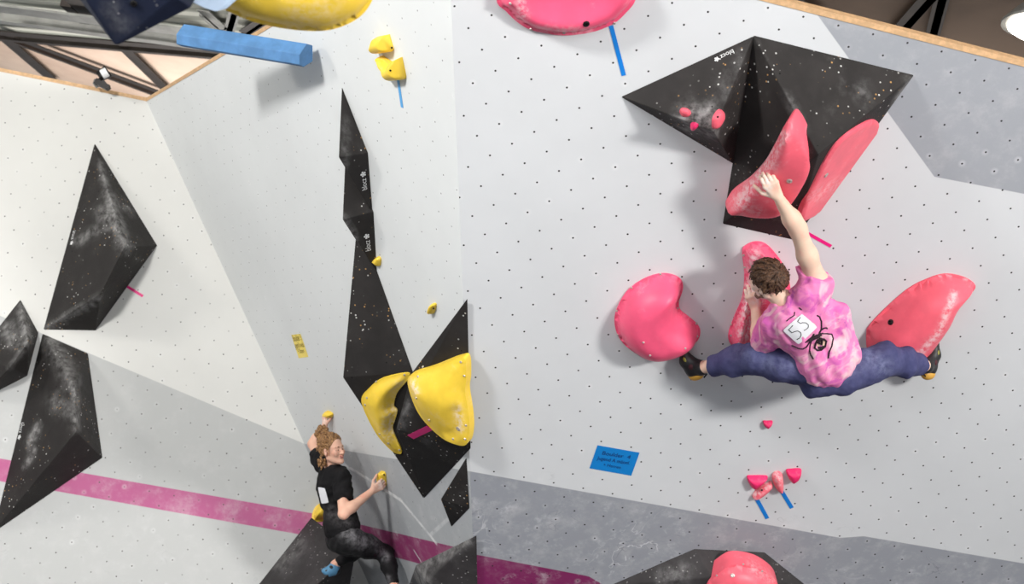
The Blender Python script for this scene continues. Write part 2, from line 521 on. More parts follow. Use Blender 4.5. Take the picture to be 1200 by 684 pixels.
M_R = wall_mat('right_wall_paint', RW, (214, 216, 218), [((160, 163, 169), r_top, .25), ((152, 155, 162), r_grey, .35), ((128, 40, 92), r_purple, .15)],
               (.345, .154), scuff=(r_low, 1.0))
M_M = wall_mat('middle_wall_paint', MW, (226, 228, 228), [((178, 181, 184), m_grey, .35), ((150, 58, 108), m_pink, .25)],
               (.305, .81), dot_fade=.9, dot_r=.0052, dot_col=(120, 118, 118), scuff=(m_low, .7),
               streaks=[((405, 545), (431, 561), .02, .8), ((431, 561), (470, 586), .022, .85), ((470, 586), (511, 636), .022, .85),
                        ((486, 646), (500, 668), .012, .7), ((505, 626), (545, 590), .02, .4)])
M_L = wall_mat('left_wall_paint', LW, (226, 225, 221), [((190, 191, 190), l_grey, .2), ((186, 98, 142), l_pink, .35)],
               (.2, .4), dot_r=.0062, dot_fade=.7, dot_col=(92, 90, 88), scuff=(l_low, .35), alt=(l_alt, (.012, .857)))


def slab(name, fr, world_poly, mat, th=.06):
    uv = [fr.uv(p) for p in world_poly]
    V = [(a, b, 0) for a, b in uv]+[(a, b, -th) for a, b in uv]; n = len(uv)
    F = [list(range(n)), list(range(2*n-1, n-1, -1))]+[[i, i+n, (i+1) % n+n, (i+1) % n] for i in range(n)]
    me = bpy.data.meshes.new(name); me.from_pydata(V, [], F); me.materials.append(mat); me.update()
    bm = bmesh.new(); bm.from_mesh(me); bmesh.ops.recalc_face_normals(bm, faces=bm.faces[:]); bm.to_mesh(me); bm.free()
    o = bpy.data.objects.new(name, me); COL.objects.link(o); o.matrix_world = fr.mat(); o['kind'] = 'structure'
    return o


LM0, LM1 = isect(LW, MW, 0), isect(LW, MW, TOP)
MR0, MR1 = isect(MW, RW, 0), isect(MW, RW, TOP)
uL = LW.uv(LM0)[0]-5.2; uR = RW.uv(MR0)[0]+6.2
slab('wall_left', LW, [on_wall_at(LW, 0, uL), LM0, LM1, on_wall_at(LW, TOP, uL)], M_L)
slab('wall_middle', MW, [LM0, MR0, MR1, LM1], M_M)
slab('wall_right', RW, [MR0, on_wall_at(RW, 0, uR), on_wall_at(RW, TOP, uR), MR1], M_R)


def edge_trim(name, fr, a, b, h=.032, d=.05):      # raw plywood edge along a wall's top
    a, b = A3(a), A3(b); V = []
    for p in (a, b):
        for (t, s) in ((.004, 0), (.004, h), (-d, h), (-d, 0)): V.append(p+fr.n*t+fr.ey*s)
    F = [(0, 1, 2, 3), (7, 6, 5, 4)]+[(i, i+4, (i+1) % 4+4, (i+1) % 4) for i in range(4)]
    o = mk(name, V, F, PLY); o['kind'] = 'structure'; return o
edge_trim('trim_1', LW, on_wall_at(LW, TOP, uL), LM1)
edge_trim('trim_2', MW, LM1, MR1, .026)
edge_trim('trim_3', RW, MR1, on_wall_at(RW, TOP, uR))

V, F = bm_out((lambda bm: (bmesh.ops.create_grid(bm, x_segments=1, y_segments=1, size=1), bm)[1])(bmesh.new()))
fl = mk('floor', [(-9, -4, 0), (11, -4, 0), (11, 24, 0), (-9, 24, 0), (-9, -4, -.3), (11, -4, -.3), (11, 24, -.3), (-9, 24, -.3)],
        [(0, 1, 2, 3), (7, 6, 5, 4), (0, 4, 5, 1), (1, 5, 6, 2), (2, 6, 7, 3), (3, 7, 4, 0)], MATW)
fl['kind'] = 'structure'

# ceiling: plywood panels far off, grey sheeting nearer, dark brown boards to the right
k = NT('ceiling_boards'); X, Y, Z = k.xyz(k.coord())
A, B = CE.on(10, 38), CE.on(270, 60); slope = (B[1]-A[1])/(B[0]-A[0])
line = k.m_('SUBTRACT', Y, k.m_('MULTIPLY_ADD', X, slope, float(A[1]-slope*A[0])))       # >0 farther away: plywood
wood = k.mix(k.ramp(k.noise(1.2, 5, .6), .3, .75), lin((224, 202, 184)), lin((200, 174, 156)))
rib = k.m_('SINE', k.m_('MULTIPLY', line, 30.0))
sheet = k.mix(k.ramp(rib, -.6, .6), lin((168, 172, 162)), lin((222, 224, 214)))
brown = k.mix(k.ramp(k.noise(.8, 4), .3, .7), lin((104, 84, 68)), lin((132, 110, 92)))
c = k.mix(k.ramp(line, -.02, .02), sheet, wood); c = k.mix(k.ramp(X, -.3, -.2), c, brown)
CEM = k.fin(c, .7)
me = bpy.data.meshes.new('ceiling')
vs = [(-9, -4, ZC), (11, -4, ZC), (11, 24, ZC), (-9, 24, ZC)]
me.from_pydata(vs+[(x, y, ZC+.1) for x, y, z in vs], [], [(3, 2, 1, 0), (4, 5, 6, 7), (0, 1, 5, 4), (1, 2, 6, 5), (2, 3, 7, 6), (3, 0, 4, 7)])
me.materials.append(CEM); ce = bpy.data.objects.new('ceiling', me); COL.objects.link(ce); ce['kind'] = 'structure'


def beam(a, b, w, d, mat, label, group=None, h=0.0, name='roof_beam'):
    V, F = box_between(CE.on(*a, h), CE.on(*b, h), w, d, CE.n)
    # flanges, so that it is an I-section
    A_, B_ = CE.on(*a, h+d*.86), CE.on(*b, h+d*.86)
    W, G = box_between(A_, B_, w*1.9, d*.14, CE.n)
    o = mk(name, *join((V, F), (W, G)), mat); return tag(o, label, 'beam', group)
beam((-14, 32), (196, 111), .055, .06, STEEL, 'long dark steel beam slanting down to the far corner above the left wall', h=.0)
beam((2, 40), (66, 95), .05, .05, STEEL, 'short dark steel brace at the far left, meeting the top of the left wall')
beam((143, 52), (199, 107), .045, .05, STEEL, 'dark steel brace on the plywood just below the blue-black volume')
beam((-10, 37), (276, 61), .06, .08, STEEL, 'wide dark beam where plywood meets the grey sheeting', h=.0)
beam((-10, 7), (240, 39), .10, .14, GALV, 'pale galvanised roof beam running across the grey sheeting at the left', h=.05)
beam((80, -8), (112, 22), .10, .12, STEEL, 'brown beam crossing the grey sheeting left of the blue-black volume')
beam((238, 12), (262, 34), .06, .05, GALV, 'grey steel strut left of the pair above the long blue volume')
beam((276, 10), (268, 38), .05, .05, GALV, 'upright grey steel strut between two braces above the blue volume')
beam((318, 16), (286, 38), .05, .05, STEEL, 'dark steel strut right of the others above the blue volume')
beam((925, -8), (958, 20), .05, .06, STEEL, 'thin dark roof brace above the right wall, nearest the arete')
beam((1094, -10), (1046, 44), .055, .05, STEEL, 'slanting dark roof brace in the middle of the brown ceiling')
beam((1106, -10), (1090, 52), .05, .05, STEEL, 'steep dark roof brace close to the lit ceiling lamp side')

# high-bay lamp seen at the right edge
EM = NT('lamp_glow'); e = EM.t.nodes.new('ShaderNodeEmission'); e.inputs[0].default_value = (1, .93, .82, 1); e.inputs[1].default_value = 14
EM.t.links.new(e.outputs[0], EM.out.inputs[0]); EM = EM.m
LP = CE.on(1227, -12)
lamp = bpy.data.objects.new('ceiling_lamp', None); COL.objects.link(lamp); lamp.location = tuple(LP); lamp['_o'] = tuple(LP)
tag(lamp, 'glowing round ceiling lamp at the right edge under the brown ceiling', 'lamp')
def lathe(o, prof, seg=28, axis=(0, 0, 1)):
    V, F = [], []
    for r, z in prof:
        for i in range(seg): V.append(A3(o)+A3([r*math.cos(2*PI*i/seg), r*math.sin(2*PI*i/seg), z]))
    for j in range(len(prof)-1):
        for i in range(seg): F.append((j*seg+i, j*seg+(i+1) % seg, (j+1)*seg+(i+1) % seg, (j+1)*seg+i))
    F.append(tuple(range(seg-1, -1, -1))); F.append(tuple((len(prof)-1)*seg+i for i in range(seg)))
    return V, F
mk('housing', *lathe(LP, [(.06, 0), (.06, -.08), (.15, -.12), (.24, -.22), (.24, -.235), (.2, -.235)]), GALV, parent=lamp, smooth=False)
mk('diffuser', *lathe(LP, [(.19, -.225), (.2, -.25), (.15, -.285), (.06, -.30)]), EM, parent=lamp, smooth=True)

# spot lamp clamped on the left wall's top edge
sp = at(119, 97, 11.86)
spot = bpy.data.objects.new('clamp_spotlight', None); COL.objects.link(spot); spot.location = tuple(sp); spot['_o'] = tuple(sp)
tag(spot, 'small black clamp spotlight with white head on the left wall edge', 'spotlight')
P = lambda x, y, d=0.0: at(x, y, 11.80-d)
mk('clamp', *join(box_between(P(113, 96), P(128, 104), .05, .05, (0, -1, 0)), box_between(P(122, 97), P(129, 105), .03, .07, (0, -1, 0))), BLKBOLT, parent=spot)
mk('arm', *tube([P(119, 100), P(115, 94), P(121, 91)], .018), BLKBOLT, parent=spot)
mk('head', *tube([P(116, 90, .05), P(122, 86.5, .05), P(127, 83, .05)], .045, 12, r2=.055), BLKBOLT, parent=spot)
mk('lens_hood', *tube([P(119.5, 87.5, .075), P(126, 84, .075)], .042, 12), WHITE, parent=spot)
mk('cable_coil', *tube([P(112, 93), P(110, 98), P(113, 102), P(117, 99)], .012, 6), GALV, parent=spot)

# ------------------------------------------------------------------ volumes
# --- left wall
vA, pA = volume(LW, [(111, 168), (184, 288), (112, 387), (51, 386)], [(146, 289, .46), (118, 344, .40)], BLK,
    'large black kite shaped volume high on the left wall with pink tape',
    chalk=[(128, 232, 146, 288, 7, .8), (118, 190, 128, 232, 4, .5), (122, 250, 130, 262, 9, .6), (90, 283, 112, 270, 5, .5), (55, 384, 116, 350, 4, .45), (146, 240, 152, 246, 5, .4)])
vB, pB = volume(LW, [(24, 351), (45, 390), (32, 440), (-22, 468), (-30, 420)], [(33, 400, .34), (12, 430, .30)], BLK,
    'black volume cut off by the left picture edge, beside the lower black volume',
    chalk=[(26, 362, 32, 400, 6, .7), (8, 385, 18, 400, 8, .6), (28, 410, 12, 430, 3, .4)])
vC, pC = volume(LW, [(50, 391), (103, 414), (120, 536), (-8, 624)], [(87, 452, .40), (89, 506, .46)], BLK,
    'tall black faceted volume low on the left wall across the pink stripe',
    chalk=[(60, 400, 85, 448, 10, .45), (87, 452, 89, 500, 5, .6), (34, 520, 44, 500, 4, .9), (30, 545, 40, 528, 3, .8), (66, 470, 78, 480, 10, .35)])
def logo_on(vol, pts, tri, a, b, **kw):
    fr = face_frame(*[pts[i] for i in tri]); return lettering(vol, fr, 'blocz', a, b, WHITE, flower=True, stretch=1.35, **kw)
logo_on(vA, pA, (0, 3, 5), (85.6, 270.5), (83.4, 280.5), name='logo')
logo_on(vC, pC, (0, 3, 4), (24.8, 495), (22.2, 507), name='logo')
# --- middle wall: the column of long volumes
v1, p1 = volume(MW, [(400.6, 102), (431, 179), (436.5, 250), (408, 190)], [(397, 184, .20)], BLK,
    'topmost slim black volume of the column on the middle wall', 'slim black volumes stacked in a column', bevel=.004,
    chalk=[(404, 140, 404, 180, 5, .25), (402, 186, 406, 196, 3, .5)])
v2, p2 = volume(MW, [(405, 176), (437.5, 248), (441.5, 319), (413, 262)], [(401.5, 257, .20)], BLK,
    'second slim black volume down the column on the middle wall', 'slim black volumes stacked in a column', bevel=.004,
    chalk=[(404, 259, 416, 285, 5, .6)])
v3, p3 = volume(MW, [(419, 254), (484, 436), (496.5, 584), (420, 455)], [(402, 442, .34)], BLK,
    'long black volume under the column, carrying the left yellow shell hold', bevel=.006,
    chalk=[(410, 285, 408, 310, 3, .6)])
v4, p4 = volume(MW, [(544, 354), (551.5, 525), (496.8, 583.5), (510, 440)], [(482, 437, .20), (464, 503, .30)], BLK,
    'broad black volume against the arete carrying the right yellow shell hold',
    chalk=[(470, 497, 482, 470, 5, .35)])
v5, p5 = volume(MW, [(546.5, 536), (550, 595), (528.8, 617), (524, 575)], [(516.5, 585, .10)], BLK,
    'smallest black volume, at the foot of the arete under the yellow shells', bevel=.004, chalk=[(520, 560, 540, 540, 4, .3)])
logo_on(v1, p1, (4, 1, 2), (430.3, 221.5), (428.9, 208.5), name='logo')
logo_on(v2, p2, (4, 1, 2), (434.8, 293), (433.2, 281), name='logo')
# --- bottom ones
v6, p6 = volume(LW, [(365, 606), (296, 694), (340, 760), (400, 740), (409, 670)], [(417, 645, .55), (372, 684, .62)], GRY,
    'large charcoal volume below the climbing woman, her left shoe on it', chalk=[(330, 660, 350, 640, 10, .3)])
v7, p7 = volume(MW, [(556, 628), (560, 720), (500, 740), (474, 700)], [(487, 662, .22), (500, 682, .25)], GRY,
    'charcoal volume at the bottom of the arete, the woman\'s right shoe on its side',
    chalk=[(550, 634, 500, 662, 6, .5), (490, 670, 500, 684, 8, .5)])
# --- right wall
v8, p8 = volume(RW, [(883.2, 42.3), (728, 113.5), (859.6, 191.8)], [(836, 154, .30)], BLK,
    'black pyramid volume with three small pink holds, left of the biggest one',
    chalk=[(806, 136, 832, 138, 11, 1), (836, 120, 842, 140, 6, .4), (800, 147, 836, 157, 6, .55), (850, 110, 870, 60, 5, .25)])
v9, p9 = volume(RW, [(883, 41.5), (1071, 88), (931, 281), (847, 262)], [(959, 181, .42)], BLK,
    'biggest black volume, high on the right wall, carrying two pink holds',
    chalk=[(925, 110, 948, 180, 4, .3), (1068, 92, 1045, 125, 3, .5), (1010, 100, 1012, 118, 6, .3)])
fr8 = face_frame(p8[0], p8[1], p8[3])
lettering(v8, fr8, 'blocz', (858.5, 57.5), (843.5, 65.0), WHITE, flower=True, name='logo')
v10, p10 = volume(RW, [(716, 686), (814, 643), (896, 647), (945, 686), (960, 760), (700, 760)],
    [(834, 676, .18), (882, 678, .18), (900, 740, .2), (780, 740, .2)], GRY, 'low charcoal volume at the bottom of the right wall with a pink dome',
    chalk=[(780, 676, 800, 670, 10, .4)])

# ------------------------------------------------------------------ big holds
# yellow shells
fa = face_frame(p3[4], p3[1], p3[2])
yl = [(424, 470), (432, 455), (449, 442), (478.5, 436), (478, 444), (466, 459), (462, 474), (466, 480), (463, 492), (461, 503), (471, 527), (467, 530.5), (457, 525), (440, 505)]
y1 = hold(fa, yl, .085, YEL, 'left yellow shell hold, on the long black volume', group=None, D=.12, skirt=.02, pw=.75,
          peaks=[(452, 455, 462, 505, 22, 1.0)], scoops=[(466, 468, 468, 500, 6, .03)], chalk=[(458, 480, 456, 510, 8, .5), (460, 462, 470, 448, 5, .3)], name='climbing_hold')
fb = face_frame(MW.on(483, 446, .225), MW.on(548, 421, .035), MW.on(546, 519, .07))
yr = [(478.5, 446), (485, 437), (512, 428), (536, 419.5), (546, 420), (547.5, 442), (546, 458), (550, 484), (551, 505), (547, 520), (533, 519), (516, 510), (496, 490), (485, 470)]
y2 = hold(fb, yr, .09, YEL, 'right yellow shell hold, larger, next to the arete', D=.16, skirt=.05, pw=.7,
          peaks=[(486, 452, 540, 470, 26, 1.0)], scoops=[(538, 480, 530, 508, 9, .03)], chalk=[(536, 478, 540, 502, 5, .6), (484, 448, 488, 460, 4, .7)])
bolts(y1, [(430, 466), (441, 447), (474, 439), (428, 474), (455, 519), (468, 527), (445, 508)], .008)
bolts(y2, [(540, 424), (490, 441), (544, 440), (546, 498), (545, 514), (531, 514), (503, 492), (488, 466)], .008)
bolts(y2, [(537, 502)], .016, label='large main bolt')
tape(face_frame(p4[5], p4[1], p4[2]), (481, 512), (504, 501), .05, PINKT, 'hot pink tape on the black volume under the right yellow shell')
# pink on the right wall
n9 = nrm(face_frame(p9[0], p9[3], p9[4]).n + face_frame(p9[2], p9[3], p9[4]).n); e9 = nrm(p9[4]-p9[3])
f9a = Fr(p9[4]+.004*n9, e9, np.cross(n9, e9))
pk1 = hold(f9a, [(851, 236), (857, 227), (876, 213), (894, 193), (910, 165), (923, 141.5), (932, 147), (942, 168), (948, 189), (945, 208), (933, 231), (914, 251.5), (886, 254), (857, 247)],
           .13, PINK2, 'pink wedge hold gripped by the climbing man\'s right hand', D=.13, pw=.85, skirt=.10, flange=.006, t=.015, peaks=[(922, 150, 901, 190, 15, 1), (901, 190, 862, 236, 15, 1.)],
           wmin=.4, chalk=[(918, 158, 900, 190, 6, .7), (900, 190, 868, 238, 10, .75), (862, 240, 890, 248, 6, .4)])
bolts(pk1, [(925, 212)], .016, label='pale main bolt')
f9b = face_frame(p9[4], p9[1], p9[2])
pk2 = hold(f9b, [(937.5, 251), (950, 218), (977, 169), (1012, 142.5), (1027.5, 142), (1025, 160), (1004, 205), (965, 241), (943, 257)],
             .02, PINK2, 'flat pink plate hold on the right face of the biggest black volume', D=.012, flange=.003, t=.012, skirt=.03, chalk=[(950, 232, 985, 215, 8, .3)])
bolts(pk2, [(968, 205)], .016, label='pale main bolt')
tape(RW, (947, 273.5), (974, 288.5), .02, PINKT, 'pink tape on the right wall below the biggest volume')
kid = [(720, 373), (723.5, 359), (735, 340), (754, 326), (775, 319.5), (791, 322), (799, 328.5), (800, 338), (795.5, 352), (797, 362), (807.5, 370.5), (817, 379), (820.5, 387), (817, 398), (803, 409), (784, 416), (765, 418.5), (747, 414), (730, 401), (722, 387)]
pk3 = hold(RW, kid, .20, PINK, 'kidney shaped pink hold left of the man\'s left foot', D=.15, pw=.6)
bolts(pk3, [(723, 364), (740, 337), (774, 321), (794, 361), (816, 379), (817, 394), (762, 416), (724, 392), (803, 408), (754, 401)], .007)
sl = [(869.5, 293.5), (874, 286.5), (884.7, 282.3), (896.4, 284.5), (908, 295.5), (920, 314), (926, 340), (918, 365), (908, 385), (892, 399), (873, 405), (861, 405.5), (854, 398.5), (854, 387), (861, 368), (869.5, 347), (872, 321)]
pk4 = hold(RW, sl, .13, PINK, 'long pink hold with a chalky slot behind the man\'s head and left hand', D=.05,
           scoops=[(886, 305, 872, 395, 6, .09), (898, 320, 890, 380, 9, .05)], chalk=[(884, 300, 890, 310, 8, .8), (884, 312, 872, 392, 9, .95), (896, 330, 888, 385, 6, .7), (872, 392, 886, 380, 4, .5)])
bolts(pk4, [(871.5, 299), (873, 313), (872, 323), (868, 350), (857, 380), (857, 393), (866, 402), (883, 399)], .007)
fin_ = [(1015, 390), (1018, 381), (1036, 361.6), (1063, 338), (1086, 326), (1107, 320), (1128, 323.4), (1141, 331), (1141.5, 338), (1131, 348), (1123, 356), (1115, 372), (1102, 393), (1091, 409), (1076, 419), (1050, 424), (1024, 418), (1016, 408)]
pk5 = hold(RW, fin_, .20, PINK2, 'fin shaped pink hold above the man\'s right leg', D=.12, pw=.6, peaks=[(1040, 385, 1100, 360, 40, 1)], wmin=.55,
           chalk=[(1118, 345, 1100, 390, 4, .7), (1100, 390, 1078, 414, 4, .7)])
bolts(pk5, [(1044, 377.5)], .018, BLKBOLT, label='black main bolt', h=.014)
dish = [(582, 0), (592.5, 12), (607.5, 26), (625, 35), (655, 40.3), (677, 39.5), (700, 35), (720, 26), (732.5, 15), (744, 0), (746, -24), (730, -50), (695, -66), (650, -70), (608, -58), (584, -34)]
pk6 = hold(RW, dish, .15, PINK, 'big pink dish hold cut off by the top picture edge', D=.08, flange=.028, scoops=[(640, -10, 690, -12, 45, .07)],
           chalk=[(610, -4, 612, 18, 7, .6), (630, 36, 690, 37, 5, .35)])
bolts(pk6, [(603, 25.5), (661, 38.3), (720, 27), (622, 34), (598, 4)], .008); bolts(pk6, [(687, 28)], .018, BLKBOLT, label='dark main bolt')
tape(RW, (716, 30), (731, 88.5), .024, BLUET, 'long blue tape under the big pink dish hold')
f10 = Fr(RW.on(870, 695, .19), RW.ex, RW.ey)
pk7 = hold(f10, [(828, 686), (850, 664), (868, 660), (893, 667), (912, 686), (905, 715), (870, 726), (836, 712)], .13, PINK2,
           'pink dome hold cut off by the bottom picture edge', D=.16, skirt=.12, chalk=[(880, 664, 905, 680, 5, .3)])
bolts(pk7, [(858.5, 674)], .014, label='pale main bolt'); bolts(pk7, [(840, 674), (871, 661), (893, 669)], .007)

# ------------------------------------------------------------------ small holds, tapes, signs
def jib(fr, px, H, mat, label, group=None, bolt=None, **kw):
    kw.setdefault('D', .035); kw.setdefault('flange', .002); kw.setdefault('t', .012); kw.setdefault('grid', .007); kw.setdefault('n', 36)
    o = hold(fr, px, H, mat, label, group=group, **kw)
    if bolt: bolts(o, [bolt], .006, BLKBOLT)
    return o
g8 = 'small pink holds on the black pyramid'
jib(fr8, [(796.5, 131), (800, 127), (806, 127.5), (810, 132), (807, 136.5), (800, 136.5)], .05, PINK2, 'upper left of three small pink holds on the black pyramid volume', g8)
f8b = face_frame(p8[1], p8[2], p8[3]); f8c = face_frame(p8[0], p8[2], p8[3])
jib(f8b, [(810, 143.5), (815, 143), (819, 146), (816, 149), (812, 147)], .04, HOT, 'smallest hot pink hold, on the underside of the black pyramid volume', g8)
jib(f8c, [(834, 149), (834.5, 138), (840, 129), (844.5, 128.5), (845, 137), (840, 147), (837, 150)], .035, PINK2, 'right of three small pink holds, on the edge of the black pyramid', g8, bolt=(841, 137))
gc = 'cluster of small pink holds'
jib(RW, [(894, 492.6), (899, 492.4), (905, 492.5), (904, 497), (899.5, 500.5), (895.5, 498)], .04, HOT, 'lone small pink hold below the climbing man', bolt=None)
jib(RW, [(875, 557.5), (882, 556.3), (898.5, 556.7), (897, 561), (890, 567), (883, 570.5), (878, 566)], .06, HOT, 'top left hold of the small pink cluster, wedge shaped', gc, D=.05)
jib(RW, [(881.5, 580), (889, 570), (902, 563.5), (905, 565.5), (904.5, 569.5), (896, 577.5), (886, 583)], .05, PINK2, 'slanting chalky pink bar hold above the left blue tape', gc, chalk=[(885, 580, 902, 566, 5, .7)], bolt=(893, 574))
jib(RW, [(904.5, 560), (906, 553), (912, 551.5), (917, 556), (918, 572), (915.5, 574.5), (909.5, 571.5)], .06, PINK2, 'upright chalky pink hold above the right blue tape', gc, chalk=[(909, 555, 915, 565, 5, .7)])
jib(RW, [(921, 550), (928, 548.5), (937, 548.2), (939, 551), (936, 558.5), (928, 563), (923.5, 558)], .06, HOT, 'top right hold of the small pink cluster', gc)
tape(RW, (886, 583), (899.3, 607.3), .026, BLUET, 'left of two short blue tapes under the small pink cluster')
tape(RW, (915.3, 574), (928, 595), .026, BLUET, 'right of two short blue tapes under the small pink cluster')
tape(LW, (147.5, 334.5), (167.5, 347), .022, PINKT, 'short pink tape at the lower edge of the large kite volume')
gy = 'small yellow holds on the middle wall'
jib(MW, [(442.5, 53), (446, 42), (457, 40), (462, 57.5), (460.5, 59.8), (446.5, 61.8)], .09, YEL, 'upper small yellow block hold near the top of the middle wall', gy, D=.05, t=.03, bolt=(459, 56), sm=False)
jib(MW, [(444.5, 67), (449, 64.8), (455, 68.6), (460, 72), (471.8, 66.5), (476.5, 89), (475.8, 92.3), (463.5, 93.8), (452, 80)], .09, YEL, 'lower small yellow hold with a saddle, above the light blue tape', gy, D=.06, t=.02, sm=False,
    scoops=[(452, 67, 459, 76, 5, .05)], bolt=(457.5, 82.5))
tape(MW, (466.5, 93), (471.3, 126), .028, SKYT, 'thin light blue tape under the small yellow holds')
jib(MW, [(439, 305), (444, 300), (447, 303), (446, 311), (442.5, 309)], .04, YEL, 'tiny yellow hold at the foot of the second slim black volume', gy)
jib(MW, [(505, 364), (507, 356), (510.5, 354.6), (512, 357), (509.5, 366), (506.5, 367)], .05, YEL, 'tiny yellow pill hold alone above the two yellow shells', gy, bolt=(508, 361))
jib(face_frame(p1[0], p1[3], p1[4]), [(399, 158), (399.6, 176), (403, 180), (404, 160)], .05, YEL, 'yellow hold peeping out left of the topmost slim volume', gy)
jb1 = jib(MW, [(446, 553), (449.5, 551.5), (452.5, 555), (453, 567), (450, 571), (447, 569)], .05, YEL, 'small yellow edge hold under the woman\'s right hand', gy, bolt=(450, 556))
jb2 = jib(MW, [(382, 482), (385.5, 481), (390.5, 484), (390, 488.5), (386, 489), (382.5, 486)], .05, YEL, 'small yellow edge hold under the woman\'s raised left hand', gy)
f6 = face_frame(p6[0], p6[1], p6[6])
y3 = hold(LW, [(365.5, 606), (367, 598), (372.5, 591), (384, 588), (386, 600), (384, 609), (374, 611), (367, 610.5)], .14, YEL, 'yellow hold behind the woman\'s waist on top of the charcoal volume', D=.06, grid=.012)


def sign(fr, corners, mat, label, lines, ink, cat='sign'):
    P = [fr.on(x, y, .0015) for x, y in corners]; Q = [fr.on(x, y, .0005) for x, y in corners]
    o = mk('wall_sign', P+Q, [(0, 3, 2, 1), (4, 5, 6, 7), (0, 1, 5, 4), (1, 2, 6, 5), (2, 3, 7, 6), (3, 0, 4, 7)], mat); tag(o, label, cat)
    for s, a, b, st in lines: lettering(o, fr, s, a, b, ink, hoff=.003, stretch=st)
    return o
DBLUE = plain('dark_blue_print', (10, 44, 110), .6)
OLIVE = plain('olive_print', (150, 130, 40), .7)
BLUEP = plain('blue_card', (4, 128, 206), .5, var=.05); YELP = plain('yellow_card', (250, 226, 112), .6, var=.05)
sign(RW, [(700.2, 521.5), (749.5, 530.2), (739.8, 557.2), (690.8, 548.6)], BLUEP, 'blue card reading Boulder 4 on the right wall',
     [('Boulder  4', (705.5, 532.5), (738, 537.7), 1.0), ('Jugend A männl.', (699.3, 538.2), (737.5, 544.3), 1.25), ('+ Herren', (706.5, 545.6), (727, 549.2), 1.1)], DBLUE)
sign(MW, [(341.3, 392.2), (352.2, 391), (361.5, 418), (350, 419.5)], YELP, 'yellow card with three lines of writing on the middle wall',
     [('Boulder 3', (344.4, 400.2), (354, 398.6), 1.6), ('Jugend A weibl.', (346.2, 408), (356.8, 406.2), 2.0), ('+ Damen', (350.2, 414), (356.8, 413), 1.6)], OLIVE)

# ------------------------------------------------------------------ things overhead at the top left, nearer than the walls
PR = Fr(at(260, -10, 5.6), [1, .12, 0], [0, -.45, .9])          # a leaning prow whose lower edge is above the frame
uvq = [PR.pxuv(*p) for p in ((60, -60), (470, -60), (470, -300), (60, -300))]
slab('wall_front', PR, [PR.pt(a, b) for a, b in uvq], plain('prow_paint', (205, 208, 212), .6), .05)
vn, pn = volume(PR, [(40, -70), (260, -62), (262, -150), (40, -160)], [(136, 54.5, .30), (99, -2, .34), (224, 9, .36), (206, -4, .40)], NAVY,
    'blue-black pointed volume hanging into the top left of the picture', chalk=[(130, 10, 145, 30, 10, .2)])
bolts(vn, [(157, 4)], .014, BLKBOLT)
vp, pp = volume(PR, [(262, -62), (330, -62), (330, -120), (262, -120)], [(214, -2, .22), (238, 9, .24), (252, 14, .24), (265, 11, .22), (300, -20, .2)], PALE,
    'pale blue wedge volume tucked between the blue-black volume and the big yellow hold')
yb = hold(PR, [(238, -14), (248, 2), (268, 13), (300, 26), (345, 34.5), (385, 35), (415, 24), (432, 8), (440, -14), (440, -50), (410, -80), (350, -92), (285, -84), (248, -55)],
          .17, YEL, 'large yellow dome hold cut off by the top picture edge', D=.16, skirt=.05, chalk=[(350, 18, 380, 12, 20, .25)])

# long blue prism sticking off the middle wall's top
bx = [MW.on(374, 62, .0), MW.on(350, 74, .0)]
a0 = MW.on(360, 63.5, .10); a1 = at(216, 40, a0[1]+.35)
def prism(a, b, prof, up):
    a, b = A3(a), A3(b); x = nrm(b-a); z = nrm(A3(up)-(A3(up)@x)*x); y = np.cross(z, x); n = len(prof); V = []
    for p, s in ((a, 1), (b, 1)):
        for (u, v) in prof: V.append(p+y*u+z*v)
    F = [list(range(n)), list(range(2*n-1, n-1, -1))]+[[i, (i+1) % n, (i+1) % n+n, i+n] for i in range(n)]
    bm = bmesh.new(); vv = [bm.verts.new(tuple(p)) for p in V]
    for f in F: bm.faces.new([vv[i] for i in f])
    bmesh.ops.recalc_face_normals(bm, faces=bm.faces[:])
    bmesh.ops.bevel(bm, geom=bm.edges[:], offset=.004, segments=2, profile=.5, affect='EDGES')
    return bm_out(bm)
o_ = mk('climbing_volume', *prism(a0, a1, [(-.07, -.05), (.03, -.078), (.08, -.06), (.085, .005), (.01, .066), (-.06, .05)], [0, -.5, 1]), BLUEV)
tag(o_, 'long blue bar shaped volume sticking out from the top of the middle wall', 'climbing volume')
